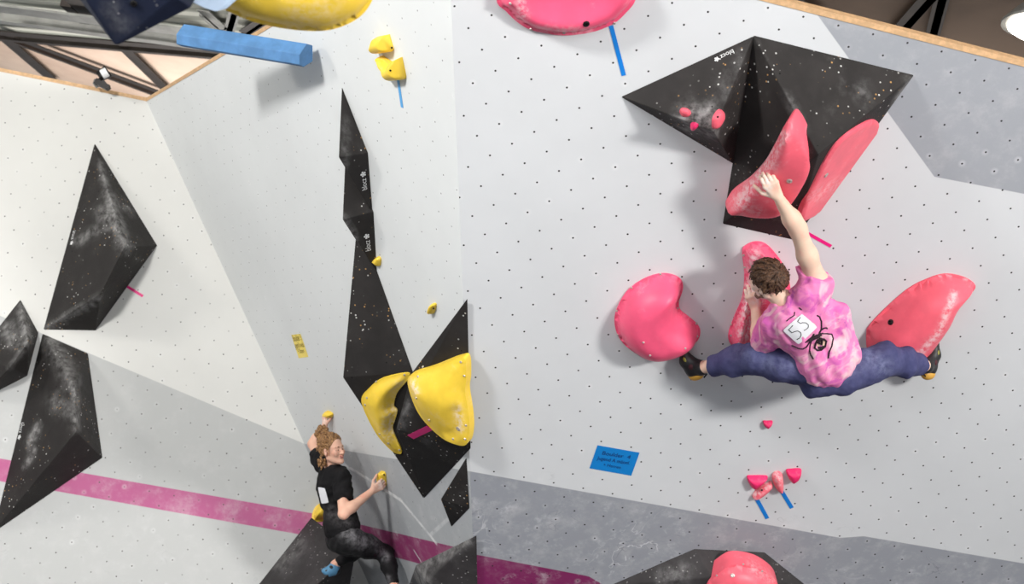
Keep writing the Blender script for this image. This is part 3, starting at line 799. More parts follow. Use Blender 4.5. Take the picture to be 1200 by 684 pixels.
# ------------------------------------------------------------------ people: signed distance fields meshed into one skin
class SDF:
    def __init__(s): s.p = []
    def cap(s, a, b, ra, rb=None, k=.02, op='+'):
        s.p.append(('c', A3(a), A3(b), ra, ra if rb is None else rb, k, op)); return s
    def chain(s, pts, rs, k=.02):
        for i in range(len(pts)-1): s.cap(pts[i], pts[i+1], rs[i], rs[i+1], k)
        return s
    def ell(s, c, axes, rad, k=.02, op='+'):
        s.p.append(('e', A3(c), np.array([nrm(a) for a in axes]), A3(rad), None, k, op)); return s
    def cut(s, o, n, k=.008):                     # keep the side opposite to n
        s.p.append(('h', A3(o), nrm(n), None, None, k, '&')); return s
    def bounds(s):
        lo, hi = np.full(3, 1e9), np.full(3, -1e9)
        for t, a, b, c, d, k, op in s.p:
            if op != '+': continue
            if t == 'c':
                r = max(c, d)+k; lo = np.minimum(lo, np.minimum(a, b)-r); hi = np.maximum(hi, np.maximum(a, b)+r)
            elif t == 'e':
                r = max(c)+k; lo = np.minimum(lo, a-r); hi = np.maximum(hi, a+r)
        return lo-.03, hi+.03
    def mesh(s, res=.006, wrinkle=None):
        lo, hi = s.bounds(); n = np.ceil((hi-lo)/res).astype(int)+1
        F = np.full(n, .2, np.float32)
        ax = [lo[i]+res*np.arange(n[i]) for i in range(3)]
        for t, a, b, c, d, k, op in s.p:
            if t == 'c': r = max(c, d)+k+.05; l, h = np.minimum(a, b)-r, np.maximum(a, b)+r
            elif t == 'e': r = max(c)+k+.05; l, h = a-r, a+r
            else: l, h = lo, hi
            i0 = np.maximum(0, np.floor((l-lo)/res).astype(int)); i1 = np.minimum(n, np.ceil((h-lo)/res).astype(int)+1)
            if (i1 <= i0).any(): continue
            sl = tuple(slice(p, q) for p, q in zip(i0, i1))
            X = np.stack(np.meshgrid(*[ax[i][sl[i]] for i in range(3)], indexing='ij'), -1).astype(np.float32)
            if t == 'c':
                dd = (b-a); L = max(dd @ dd, 1e-12); tt = np.clip(((X-a) @ dd)/L, 0, 1)
                D = np.linalg.norm(X-a-tt[..., None]*dd, axis=-1)-(c+(d-c)*tt)
            elif t == 'e':
                q = (X-a) @ b.T; k0 = np.linalg.norm(q/c, axis=-1); k1 = np.linalg.norm(q/(c*c), axis=-1)
                D = k0*(k0-1)/np.maximum(k1, 1e-6)
            else: D = (X-a) @ b
            G = F[sl]; kk = max(k, 1e-4)
            if op == '+':
                h = np.clip(.5+.5*(G-D)/kk, 0, 1); F[sl] = G+(D-G)*h-kk*h*(1-h)
            else:
                if op == '-': D = -D
                h = np.clip(.5-.5*(G-D)/kk, 0, 1); F[sl] = G+(D-G)*h+kk*h*(1-h)
        if wrinkle:
            X = np.stack(np.meshgrid(*ax, indexing='ij'), -1).astype(np.float32); F += wrinkle(X).astype(np.float32)
        return nets(F, lo, res)


def nets(F, lo, res):
    S = F < 0; n = F.shape
    c = np.zeros(tuple(i-1 for i in n), np.uint8); corners = [(i, j, k) for i in (0, 1) for j in (0, 1) for k in (0, 1)]
    sl = lambda o: tuple(slice(o[i], n[i]-1+o[i]) for i in range(3))
    for o in corners: c += S[sl(o)]
    act = np.argwhere((c > 0) & (c < 8)); idx = -np.ones(c.shape, np.int64); idx[tuple(act.T)] = np.arange(len(act))
    acc = np.zeros((len(act), 3)); cnt = np.zeros(len(act))
    for o in corners:
        for d in range(3):
            if o[d]: continue
            o2 = list(o); o2[d] = 1
            a = F[tuple((act+o).T)]; b = F[tuple((act+o2).T)]; m = (a < 0) != (b < 0)
            t = np.where(m, a/np.where(m, a-b, 1), 0)
            p = np.tile(A3(o), (len(act), 1)); p[:, d] += t
            acc += p*m[:, None]; cnt += m
    V = lo+res*(act+acc/cnt[:, None]); Q = []
    for d in range(3):
        u, v = (d+1) % 3, (d+2) % 3
        a = S[tuple(slice(0, n[i]-1) if i == d else slice(1, n[i]-1) for i in range(3))]
        b = S[tuple(slice(1, n[i]) if i == d else slice(1, n[i]-1) for i in range(3))]
        e = np.argwhere(a != b); sg = a[tuple(e.T)]
        base = e.copy()
        for i in range(3):
            if i != d: base[:, i] += 1
        def cell(du, dv):
            q = base.copy(); q[:, u] -= du; q[:, v] -= dv; return idx[tuple(q.T)]
        q = np.stack([cell(0, 0), cell(1, 0), cell(1, 1), cell(0, 1)], 1)
        q[~sg] = q[~sg][:, ::-1]; Q.append(q)
    Q = np.concatenate(Q); Q = Q[(Q >= 0).all(1)]
    return V, Q


def waves(seed, amp, lam, n=7, along=None):
    r = np.random.RandomState(seed); K = []
    for i in range(n):
        d = nrm(r.normal(size=3))
        if along is not None: d = nrm(d-.75*(d @ along)*along)
        K.append((d*2*PI/(lam*r.uniform(.7, 1.6)), r.uniform(0, 6.28)))
    def f(X):
        o = np.zeros(X.shape[:-1])
        for k, p in K: o += np.sin(X @ k + p)
        return amp*o/math.sqrt(n)
    return f


def hand(S, w, d, pn, thumb, curls=(.5, .6, .5), s=1.0, spread=.1, k=.006, tcurl=.4):
    """w wrist, d finger direction, pn where the palm faces, thumb: direction of the thumb's side"""
    d = nrm(d); pn = nrm(A3(pn)-(A3(pn) @ d)*d); ac = nrm(A3(thumb)-(A3(thumb) @ d)*d-(A3(thumb) @ pn)*pn); w = A3(w)
    offs = (.030, .010, -.011, -.030); L = ((.042, .026, .020), (.047, .030, .021), (.043, .028, .020), (.034, .021, .018))
    kn = []
    for i, o in enumerate(offs):
        b = w+s*(d*(.086-.004*abs(i-1))+ac*o); kn.append(b)
        S.cap(w+s*(d*.012+ac*o*.5), b, .0135*s, .0105*s, .012)
        dr = nrm(d+ac*spread*(o/.03)); p = b; ang = 0
        for j, (l, c) in enumerate(zip(L[i], curls)):
            ang += c*(1+.08*i); v = dr*math.cos(ang)+pn*math.sin(ang); q = p+v*l*s
            S.cap(p, q, (.0092-.0009*j)*s, (.0086-.0010*j)*s, .004); p = q
    S.cap(kn[0], kn[3], .0105*s, .0095*s, .01)
    b = w+s*(d*.022+ac*.024+pn*.006); v = nrm(d*.62+ac*.75+pn*.25); q = b+v*.046*s
    S.cap(b, q, .0145*s, .0105*s, .01)
    v = nrm(v*math.cos(tcurl)+nrm(d*.9-ac*.5+pn*.3)*math.sin(tcurl)); q2 = q+v*.034*s; S.cap(q, q2, .0100*s, .0092*s, .004)
    S.cap(q2, q2+nrm(v+pn*.3)*.024*s, .0094*s, .0075*s, .004)


def head(S, c, up, fc, s=1.0, fem=False):
    u = nrm(up); f = nrm(A3(fc)-(A3(fc) @ u)*u); r = np.cross(f, u); c = A3(c)
    P = lambda x, y, z: c+s*(x*r+y*f+z*u)
    S.ell(P(0, -.012, .028), (r, f, u), (.074*s, .094*s, .084*s), .02)
    S.ell(P(0, .030, -.030), (r, f, u), ((.056 if fem else .060)*s, .060*s, .082*s), .03)
    for q in (-1, 1):
        S.cap(P(.050*q, -.005, -.060), P(.016*q, .066, -.098), .018*s, .016*s, .025)
        S.ell(P(.036*q, .066, -.028), (r, f, u), (.022*s, .018*s, .022*s), .02)
        S.cap(P(.018*q, .082, .016), P(.044*q, .070, .014), .0085*s, .0075*s, .012)
    S.cap(P(0, .080, .010), P(0, .084, -.01), .010*s, .009*s, .012)
    S.cap(P(0, .084, -.004), P(0, .109, -.034), .009*s, .0115*s, .008)
    for q in (-1, 1):
        S.cap(P(.010*q, .096, -.038), P(.013*q, .090, -.038), .0075*s, None, .006)
        S.ell(P(.031*q, .092, -.004), (r, f, u), (.016*s, .010*s, .010*s), .008, '-')
        S.ell(P(.031*q, .074, -.006), (r, f, u), (.013*s, .0125*s, .0115*s), .004)
        S.ell(P(.076*q, -.004, -.014), (r+f*-.3*q, f, u), (.008*s, .020*s, .031*s), .006)
        S.ell(P(.083*q, .004, -.012), (r, f, u), (.006*s, .009*s, .016*s), .004, '-')
    S.cap(P(0, .078, -.094), P(0, .080, -.100), .018*s, .017*s, .015)
    S.cap(P(-.016, .086, -.057), P(.016, .086, -.057), .0065*s, None, .006); S.cap(P(0, .091, -.056), P(0, .0915, -.056), .0075*s, None, .006)
    S.cap(P(-.014, .085, -.069), P(.014, .085, -.069), .0070*s, None, .006)
    return P, (r, f, u)


def body_obj(S, name, mat, res, wr=None, parent=None, origin=None, chalk=None):
    V, Q = S.mesh(res, wr)
    a = {'chalk': chalk_at(V, chalk)} if chalk is not None else None
    o = mk(name, V, Q, mat, origin=origin, parent=parent, smooth=True, attrs=a)
    bmm = bmesh.new(); bmm.from_mesh(o.data); bmesh.ops.recalc_face_normals(bmm, faces=bmm.faces[:]); bmm.to_mesh(o.data); bmm.free()
    return o


def skin_mat(name, rgb, hands=()):
    k = NT(name); c = lin(rgb); red = lin((min(255, rgb[0]+4), rgb[1]-26, rgb[2]-24))
    col = k.mix(k.m_('MULTIPLY', k.ramp(k.noise(16, 4), .45, .75), .55), c, red)
    col = k.mix(k.m_('MULTIPLY', k.attr('chalk'), k.ramp(k.noise(45, 4), .3, .65)), col, lin((244, 232, 228)))
    k.bump(k.noise(180, 2), .08, .002)
    k.b.inputs['Subsurface Weight'].default_value = .08; k.b.inputs['Subsurface Radius'].default_value = (.012, .004, .003)
    k.b.inputs['Subsurface Scale'].default_value = .5
    return k.fin(col, .5, 0, .35)
def cloth_mat(name, fn, rough=.85, weave=600, chalkcol=(190, 190, 194), b=.25):
    k = NT(name); col = fn(k)
    col = k.mix(k.m_('MULTIPLY', k.attr('chalk'), k.ramp(k.noise(26, 6, .7), .28, .72)), col, lin(chalkcol))
    k.bump(k.noise(weave, 2), b, .002); return k.fin(col, rough, 0, .2)
def hair_mat(name, a, b):
    k = NT(name); n = k.noise(60, 4, .6, dist=2.0); col = k.mix(k.ramp(n, .35, .68), lin(a), lin(b))
    k.bump(k.noise(190, 3, dist=3), .5, .004); return k.fin(col, .5, 0, .35)
SKIN_M = skin_mat('fair_skin_man', (242, 208, 184)); SKIN_F = skin_mat('fair_skin_woman', (232, 184, 160))
def tie(k):
    v = k.coord(); n1 = k.noise(7, 4, .6, dist=1.2); n2 = k.noise(4.5, 3, .6, dist=2.2)
    c = k.mix(k.ramp(n1, .34, .52), lin((220, 104, 184)), lin((244, 140, 192)))
    c = k.mix(k.ramp(n2, .48, .68), c, lin((252, 206, 214)))
    return k.mix(k.ramp(k.noise(9, 4, .6, dist=1), .60, .74), c, lin((192, 82, 176)))
def den(k): return k.mix(k.ramp(k.noise(11, 6, .7), .35, .75), lin((68, 70, 110)), lin((84, 86, 126)))
def blk(k): return k.mix(k.ramp(k.noise(9, 5), .4, .75), lin((20, 19, 21)), lin((30, 29, 31)))
TIE = cloth_mat('tie_dye_cotton', tie); DEN = cloth_mat('navy_denim', den, chalkcol=(150, 156, 188))
TEE = cloth_mat('black_cotton', blk, chalkcol=(120, 116, 118)); LEG = cloth_mat('black_legging_knit', blk, .7, chalkcol=(156, 154, 158), b=.15)
HAIR_M = hair_mat('dark_brown_hair', (48, 32, 24), (112, 80, 58)); HAIR_F = hair_mat('curly_light_brown_hair', (88, 56, 34), (192, 146, 96))
BEARD = hair_mat('brown_beard', (112, 84, 66), (158, 126, 104))
PAPER = plain('bib_paper', (240, 240, 244), .7, var=.03); SPID = plain('spider_print', (44, 26, 38), .8)
LIP = plain('lips', (200, 124, 116), .45); BROWH = plain('brow_hair', (104, 70, 48), .8); EYED = plain('lash_line', (44, 30, 26), .5)
RUB = plain('black_shoe_rubber', (34, 34, 36), .5); OCH = plain('ochre_shoe_rubber', (222, 168, 70), .5); OLV = plain('olive_shoe_leather', (150, 148, 62), .6)
MAR = plain('maroon_strap', (74, 30, 38), .7); BLUS = plain('blue_shoe_leather', (92, 150, 190), .5); WHT = plain('white_cuff', (232, 232, 236), .8)

# ================= the man on the right wall
M = lambda x, y, h: RW.on(x, y, h)
bvp = bvh_of(pk1); bv4 = bvh_of(pk4)
gr = hit(bvp, 900, 212); hR = RW.height(gr)
gl = hit(bv4, 883, 342); hL = RW.height(gl)
nR = RW.n
CR, CU, CF = CAM[0], CAM[1], CAM[2]
S = SDF()
neck, hc = M(921, 353, .40), M(899.5, 328, .36)
shR, shL = M(957, 330, .36), M(909, 374, .40)
pelv = M(968, 437, .40); chest = M(942, 374, .40)
sp_ = nrm(pelv-neck); acr = nrm((shR-shL)-((shR-shL) @ sp_)*sp_); dep = np.cross(sp_, acr)
S.ell(chest+.03*sp_, (acr, sp_, dep), (.155, .19, .105), .05); S.ell(pelv, (acr, sp_, dep), (.13, .09, .09), .05)
S.cap(chest, pelv, .12, .12, .06); S.cap(shR, shL, .06, None, .05); S.cap(neck+sp_*.02, chest, .06, .08, .05)
up = nrm((M(893, 300, .40)-M(906, 352, .40))); fc = M(866, 340, .22)-M(899.5, 328, .36)
S.cap(neck+sp_*.05, hc-.05*up, .058, .054, .03)
HP, (hr, hf, hu) = head(S, hc, up, fc, 1.04)
# right arm up to the pink wedge
elR = M(934.5, 267, .5*(hR+.05)+.17); wrR = M(912, 231, hR+.055)
S.chain([shR, .5*(shR+elR)+.004*nR, elR], [.060, .053, .046], .04); S.chain([elR, elR+.3*(wrR-elR), wrR], [.045, .046, .028], .04)
pR = gr+.012*nR
dR = nrm(pR-wrR)
hand(S, wrR, nrm(M(898, 207, hR+.045)-wrR), -nR, M(890, 222, hR)-M(905, 215, hR), (.5, .85, .6), 1.1, -.03, tcurl=.6)
# left arm: forearm up the slot hold, elbow against the thigh
elL = M(890, 401, .26); wrL = M(885.5, 361, hL+.05)
S.chain([shL, elL], [.056, .043], .03); S.chain([elL, elL+.3*(wrL-elL), wrL], [.043, .041, .028], .03)
hand(S, wrL, nrm(M(880, 338, hL+.045)-wrL), -nR, M(900, 345, hL)-M(880, 348, hL), (.6, .75, .6), 1.1, .02)
# legs
hipL, knL, anL = M(946, 428, .40), M(886, 419, .32), M(824, 430, .12)
hipR, knR, anR = M(988, 438, .40), M(1036, 421, .34), M(1083.5, 428, .16)
S.chain([hipL, knL], [.085, .058], .04); S.chain([knL, knL+.35*(anL-knL), anL], [.055, .056, .036], .03)
S.chain([hipR, knR], [.085, .058], .04); S.chain([knR, knR+.35*(anR-knR), anR], [.055, .056, .036], .03)
toeL, heL = M(801.5, 413, .045), M(814, 438, .09); toeR, heR = M(1096, 403, .05), M(1088, 437, .12)
S.cap(anL, .5*(anL+heL), .034, .03, .02); S.cap(heL, toeL, .024, .018, .02)
S.cap(anR, .5*(anR+heR), .034, .03, .02); S.cap(heR, toeR, .024, .018, .02)
man = body_obj(S, 'person', SKIN_M, .0055, origin=pelv, chalk=[(900, 205, 897, 220, 9, .8), (878, 340, 888, 352, 10, .7)])
tag(man, 'man in pink tie-dye shirt and navy trousers, in a wide split, numbered 55', 'person')
# trousers
T = SDF()
T.ell(pelv+.01*sp_, (acr, sp_, dep), (.180, .115, .130), .05)
T.chain([hipL, .5*(hipL+knL)+.01*nR, knL, knL+.45*(anL-knL), anL+.14*(knL-anL)], [.125, .112, .096, .082, .062], .03)
T.chain([hipR, .5*(hipR+knR)+.01*nR, knR, knR+.45*(anR-knR), anR+.16*(knR-anR)], [.125, .112, .098, .088, .068], .03)
T.cut(M(836.5, 430, .15), anL-knL); T.p[-1] = T.p[-1]
# second cuff: cut right end
T.cut(M(1078.5, 428, .18), anR-knR)
w1 = waves(3, .0065, .13, 8, nrm(M(900, 440, .3)-M(930, 400, .3))); w2 = waves(8, .0012, .05, 6)
trs = body_obj(T, 'trousers', DEN, .007, lambda X: w1(X)+w2(X), parent=man,
               chalk=[(900, 425, 925, 430, 10, .35), (1020, 418, 1035, 430, 12, .5), (865, 412, 880, 420, 10, .25), (990, 440, 1010, 430, 8, .3)])
for nm, p, kn in (('L', M(835.5, 430, .15), knL), ('R', M(1080, 428, .18), knR)):
    a = anL if nm == 'L' else anR; x = nrm(a-kn)
    S2 = SDF(); S2.cap(p-x*.012, p+x*.004, .047, .046, .004); S2.cut(p+x*.004, x); S2.cut(p-x*.02, -x)
    body_obj(S2, 'sock_cuff', WHT, .005, parent=man)
# shirt
H = SDF()
H.ell(chest+.035*sp_, (acr, sp_, dep), (.200, .225, .135), .06)
H.ell(M(966, 420, .42), (acr, sp_, dep), (.190, .19, .150), .06)
H.cap(shR+.02*nR, M(944, 345, .42), .075, .085, .06); H.cap(shL+.02*nR, M(920, 372, .43), .075, .09, .06)
H.cap(M(958, 336, .38), M(951, 306, .34), .082, .088, .04)
H.cap(M(910, 376, .41), M(893, 402, .31), .080, .082, .04)
H.cap(neck+sp_*.03-.02*acr, chest, .075, .11, .05)
H.cap(M(985, 365, .42), M(996, 415, .42), .05, .055, .05)
H.cut(M(977, 457, .42), nrm(sp_*1.0+acr*-.15))
H.cut(M(957, 320, .36), nrm(M(966, 298, .36)-M(953, 330, .36)))
hemL = M(893, 398, .30); H.cut(hemL, nrm(M(880, 412, .22)-M(905, 378, .40))*1.0)
H.ell(M(914, 345, .38), (acr, sp_, dep), (.062, .05, .075), .015, '-')
w3 = waves(12, .0055, .11, 8, nrm(M(985, 440, .4)-M(930, 350, .4))); w4 = waves(5, .0022, .04, 6)
tee = body_obj(H, 't_shirt', TIE, .0065, lambda X: w3(X)+w4(X), parent=man)
# hair and beard
rnd = random.Random(4)
def hair(P, ax, s, mat, name, parent, n, ln, r0, test, swirl, jitter, seed, base=True, res=.0035, extra=None):
    r, f, u = ax; q = random.Random(seed); S = SDF()
    if base:
        S.ell(P(0, -.016, .032), (r, f, u), (.079*s, .096*s, .087*s), .01)
        S.cut(P(0, .066, .060), nrm(f*.9-u*.30), .01); S.cut(P(0, -.02, -.040), nrm(f*.62-u*.8), .012)
    for i in range(n):
        z = q.uniform(-.75, 1); t = q.uniform(0, 2*PI); m = math.sqrt(1-z*z); d = (m*math.cos(t), m*math.sin(t), z)
        if not test(*d): continue
        p = P(.080*d[0], -.016+.098*d[1], .032+.089*d[2])
        v = swirl(*d); v = nrm(v[0]*r+v[1]*f+v[2]*u+jitter*A3([q.gauss(0, 1) for _ in range(3)]))
        nn = nrm(d[0]*r+d[1]*f+d[2]*u); v = nrm(v-(v @ nn)*nn*.85); L = ln*q.uniform(.6, 1.3)
        S.cap(p, p+v*L*.5+nn*.006, r0, r0*.9, .003); S.cap(p+v*L*.5+nn*.006, p+v*L+nn*.002, r0*.9, r0*.45, .003)
    if extra: extra(S)
    return body_obj(S, name, mat, res, parent=parent)
hair(HP, (hr, hf, hu), 1.04, HAIR_M, 'hair', man, 420, .045, .0062, lambda x, y, z: (y < .72 and z > .15) or (y < .25 and z > -.15) or (y < -.3 and z > -.62),
     lambda x, y, z: (x*.5, .8 if z > .3 else -.1, -.55 if z < .6 else -.1), .2, 3)
B = SDF()
for q in (-1, 1):
    B.cap(HP(.073*q, .016, -.02), HP(.056*q, .012, -.066), .008, .012, .01); B.cap(HP(.056*q, .012, -.066), HP(.02*q, .07, -.10), .014, .018, .01)
B.cap(HP(-.02, .072, -.10), HP(.02, .072, -.10), .019, None, .01)
body_obj(B, 'beard', BEARD, .004, waves(2, .0012, .012, 6), parent=man)
# shoes
def shoe(parent, an, he, to, side, mats, name='climbing_shoe', s=1.0, label=None, heel_mat=None):
    d = nrm(to-he); up_ = nrm((an-he)-((an-he) @ d)*d); ac = np.cross(d, up_); L = np.linalg.norm(to-he)
    b = he+.62*(to-he)
    S = SDF(); S.cap(he, b-.012*up_, .034*s, .040*s, .03); S.cap(b-.012*up_, to, .040*s, .024*s, .02); S.cap(an-.01*up_, he+.2*(to-he), .042*s, .040*s, .03)
    S.cap(an, b, .036*s, .034*s, .03); S.cut(an+.018*up_, up_)
    o = body_obj(S, name, mats[0], .0045, parent=parent)
    if label: tag(o, label)
    H_ = SDF(); H_.cap(he-.002*up_, he-.004*d+.026*up_, .0365*s, .035*s, .02); H_.cap(he, he+.25*L*d-.012*up_, .0365*s, .034*s, .02)
    H_.cut(he+.055*d, d); body_obj(H_, 'heel_cup', mats[1], .0045, parent=o)
    for sg in (-1, 1):
        E_ = SDF(); c = he+.60*(to-he)+ac*.030*s*sg+.004*up_; E_.ell(c, (d, up_, ac), (.045*s, .018*s, .0135*s), .004); body_obj(E_, 'side_panel', mats[2], .004, parent=o)
    K = SDF(); c = he+.42*(to-he)+.026*up_; K.cap(c-ac*.022*s, c+ac*.022*s, .026*s, None, .006); body_obj(K, 'strap', mats[3], .0045, parent=o)
    for sg in (0, 1):
        q = an-.040*d*s; p2 = q-.02*d+ac*(.012 if sg else -.012)-.012*up_
        mk('pull_tab', *tube([q, .5*(q+p2)+.01*up_, p2], .005, 6), BLKBOLT, parent=o)
    return o
shoe(man, anL+.1*(heL-anL), heL, toeL, 1, (RUB, OCH, OLV, MAR)); shoe(man, anR+.1*(heR-anR), heR, toeR, 1, (RUB, OCH, OLV, MAR))
# number bib and spider print lie on the shirt
bt = bvh_of(tee)
def onto(bv, pts, off): return [q for q in (hit(bv, x, y, off) for x, y in pts) if q is not None]
def sheet(bv, c, n, off, th, mat, name, parent, label=None):
    c = A3(c); V = []; P0 = [next(h for h in (hit(bv, p[0]+e*.6, p[1], off) for e in range(14)) if h is not None) for p in c]
    # a flat card resting on the cloth: bilinear between its corners, lifted over the highest fold
    nn = nrm(np.cross(P0[1]-P0[0], P0[3]-P0[0])); nn = nn if nn @ (EYE-P0[0]) > 0 else -nn
    for i in range(n+1):
        for j in range(n+1):
            a, b = i/n, j/n
            px = (c[0]*(1-a)+c[1]*a)*(1-b)+(c[3]*(1-a)+c[2]*a)*b
            q = hit(bv, *px, off); e = 0
            while q is None and e < 12:
                e += 1; q = hit(bv, px[0]+e*.6, px[1], off)
            V.append(q)
    for _ in range(6):
        W = [v.copy() for v in V]
        for i in range(n+1):
            for j in range(n+1):
                nb = [W[ii*(n+1)+jj] for ii, jj in ((i-1, j), (i+1, j), (i, j-1), (i, j+1)) if 0 <= ii <= n and 0 <= jj <= n]
                V[i*(n+1)+j] = .5*W[i*(n+1)+j]+.5*np.mean(nb, 0)
        if _ == 0: off0 = 0
    V = [v+nn*.004 for v in V]; N = len(V)
    F = [(i*(n+1)+j, (i+1)*(n+1)+j, (i+1)*(n+1)+j+1, i*(n+1)+j+1) for i in range(n) for j in range(n)]
    F2 = [tuple(N+k for k in f[::-1]) for f in F]; V2 = [v-nn*th for v in V]
    o = mk(name, V+V2, F+F2, mat, parent=parent, smooth=True)
    if label: tag(o, label)
    return o
bib = sheet(bt, [(912.5, 386.5), (940, 363), (962, 382), (935.5, 407)], 8, .004, .0015, PAPER, 'number_bib', man, 'white paper number 55')
bb = bvh_of(bib, tee)
def stroke(bv, px, r, mat, name, parent, off=.0006):
    P = []
    for (a, b) in zip(px[:-1], px[1:]):
        m = max(2, int(np.hypot(b[0]-a[0], b[1]-a[1])/1.2))
        P += [(a[0]+(b[0]-a[0])*t/m, a[1]+(b[1]-a[1])*t/m) for t in range(m)]
    P.append(px[-1]); Q = onto(bv, P, off)
    return mk(name, *tube(Q, r, 6), mat, parent=parent)
Z = lambda pts: [(900+x*.10235, 350+y*.10235) for x, y in pts]
bbib = bvh_of(bib)
stroke(bbib, Z([(285, 305), (236, 352), (276, 388), (300, 376), (340, 366), (372, 384), (380, 415), (362, 448), (330, 466)]), .0022, BLACKP, 'digit', bib)
stroke(bbib, Z([(370, 212), (338, 258), (372, 282), (395, 272), (435, 275), (462, 298), (460, 325), (440, 348), (410, 362)]), .0022, BLACKP, 'digit', bib)
sp = mk('spider_print', *join(tube(onto(bt, Z([(560, 470), (585, 455), (640, 460), (668, 485), (655, 545), (610, 585), (565, 590), (535, 560), (548, 505)]), .001), .006, 6, closed=True),
     tube(onto(bt, Z([(575, 560), (640, 545), (600, 580)]), .001), .009, 6), tube(onto(bt, Z([(600, 440), (575, 500), (610, 520), (620, 460)]), .001), .010, 6),
     tube(onto(bt, Z([(600, 400), (560, 430), (510, 450), (470, 480)]), .001), .014, 6),
     *[tube(onto(bt, Z(l), .001), .0045, 6) for l in (
        [(590, 395), (612, 340), (612, 260), (590, 205), (560, 190)], [(575, 400), (600, 365), (640, 335), (668, 330), (678, 340)],
        [(610, 395), (680, 398), (730, 405), (745, 450), (730, 540), (700, 610), (690, 680)], [(500, 480), (480, 530), (475, 590), (490, 640), (520, 690)],
        [(480, 490), (440, 550), (400, 572), (350, 565), (270, 530)], [(530, 400), (500, 440), (450, 480), (425, 500)])],
     *[tube(onto(bt, Z(l), .001), .0035, 6) for l in ([(210, 255), (260, 215), (300, 190), (305, 150)], [(355, 100), (385, 125)])]), SPID, parent=man)
tag(sp, 'dark spider drawing')

# ================= the woman on the middle wall
nM = MW.n
S = SDF()
nk, hcF = at(388.5, 548, 10.68), at(389.5, 526, 10.62)
sR, sL = at(401, 559, 10.56), at(377, 543, 10.84); pv = at(403, 630, 10.74); ch = at(391, 566, 10.68)
sp2 = nrm(pv-nk); ac2 = nrm((sR-sL)-((sR-sL) @ sp2)*sp2); dp2 = nrm(np.cross(sp2, ac2))
S.ell(ch+.02*sp2, (ac2, sp2, dp2), (.130, .15, .088), .05); S.ell(pv, (ac2, sp2, dp2), (.140, .11, .10), .05); S.cap(ch, pv, .085, .09, .06)
S.cap(sR, sL, .045, None, .04); S.cap(nk+.03*sp2, ch, .05, .07, .04)
fF = CR*.82-CF*.60-CU*.14; uF = CU*.98-CR*.14
S.cap(nk+.02*sp2, hcF-.04*uF, .046, .043, .025)
FP, (qr, qf, qu) = head(S, hcF, uF, fF, .96, True)
# right arm (nearer), hand on the yellow edge
eR, wR = at(402.5, 602, 10.40), at(436, 575, 10.49)
gR = at(449, 562, 10.56)
S.chain([sR, .5*(sR+eR), eR], [.047, .043, .036], .03); S.chain([eR, eR+.3*(wR-eR), wR], [.035, .038, .024], .025)
hand(S, wR, nrm(at(448, 567, 10.52)-wR), nrm(CU*.35+CF*.75+CR*.1), CU*.8+CF*.6, (.35, .55, .5), .98, .05, tcurl=.7)
# left arm up
eL, wL = at(366.5, 520, 11.02), at(380.5, 499, 11.05)
S.chain([sL, eL], [.046, .036], .03); S.chain([eL, eL+.3*(wL-eL), wL], [.036, .037, .024], .025)
hand(S, wL, nrm(at(380.5, 483, 11.04)-wL), nrm(CR*.8+CF*.5), CF*-.6+CR*.8, (.5, .7, .6), .9, .05)
bv6 = bvh_of(v6); foot = hit(bv6, 384, 668, .03)
hR2, kR2, aR2 = at(409, 632, 10.66), at(452, 648, 10.92), at(463, 690, 10.70)
hL2, kL2, aL2 = at(397, 632, 10.86), at(421, 643, 11.12), at(392.5, 661, foot[1]+.02)
S.chain([hR2, kR2], [.082, .050], .04); S.chain([kR2, kR2+.35*(aR2-kR2), aR2], [.050, .050, .030], .03)
S.chain([hL2, kL2], [.082, .050], .04); S.chain([kL2, kL2+.35*(aL2-kL2), aL2], [.050, .050, .030], .03)
toF, heF = at(379.5, 668.5, foot[1]), at(394, 668, foot[1]+.03); 
toG, heG = at(478, 704, 10.62), at(459, 702, 10.66)
S.cap(aL2, .5*(aL2+heF), .030, .027, .02); S.cap(heF, toF, .022, .016, .02); S.cap(aR2, .5*(aR2+heG), .030, .027, .02); S.cap(heG, toG, .022, .016, .02)
wom = body_obj(S, 'person', SKIN_F, .0048, origin=pv, chalk=[(444, 568, 450, 560, 6, .7), (384, 486, 380, 492, 5, .6)])
tag(wom, 'woman with a curly bun in black shirt and chalky black leggings on the middle wall', 'person')
G = SDF()
G.ell(pv, (ac2, sp2, dp2), (.152, .118, .112), .05); G.cap(pv-.10*sp2, pv, .105, .11, .05)
G.chain([hR2, .5*(hR2+kR2), kR2, kR2+.35*(aR2-kR2), aR2-.06*nrm(aR2-kR2)], [.100, .088, .060, .060, .040], .03)
G.chain([hL2, .5*(hL2+kL2), kL2, kL2+.35*(aL2-kL2), aL2-.05*nrm(aL2-kL2)], [.100, .085, .060, .056, .040], .03)
G.cut(aR2-.02*nrm(aR2-kR2), aR2-kR2) if False else None
w5 = waves(21, .0018, .05, 6)
body_obj(G, 'leggings', LEG, .0055, w5, parent=wom, chalk=[(410, 622, 425, 632, 11, .75), (428, 628, 440, 634, 8, .4), (446, 646, 451, 652, 5, .95), (455, 676, 456, 682, 3, .5)])
H = SDF()
H.ell(ch+.03*sp2, (ac2, sp2, dp2), (.155, .175, .118), .05); H.cap(ch, pv-.07*sp2, .105, .125, .06); H.ell(pv-.09*sp2, (ac2, sp2, dp2), (.150, .12, .118), .05)
H.cap(sR, .52*sR+.48*eR, .062, .068, .03); H.cap(sL, .6*sL+.4*eL, .06, .064, .03); H.cap(nk+.035*sp2, ch, .06, .09, .04); H.cap(sR, sL, .058, None, .04)
H.cut(pv+.015*sp2, sp2)
H.ell(nk-.035*sp2, (ac2, sp2, dp2), (.055, .045, .055), .012, '-')
w6 = waves(31, .004, .085, 8); w7 = waves(33, .0018, .035, 6)
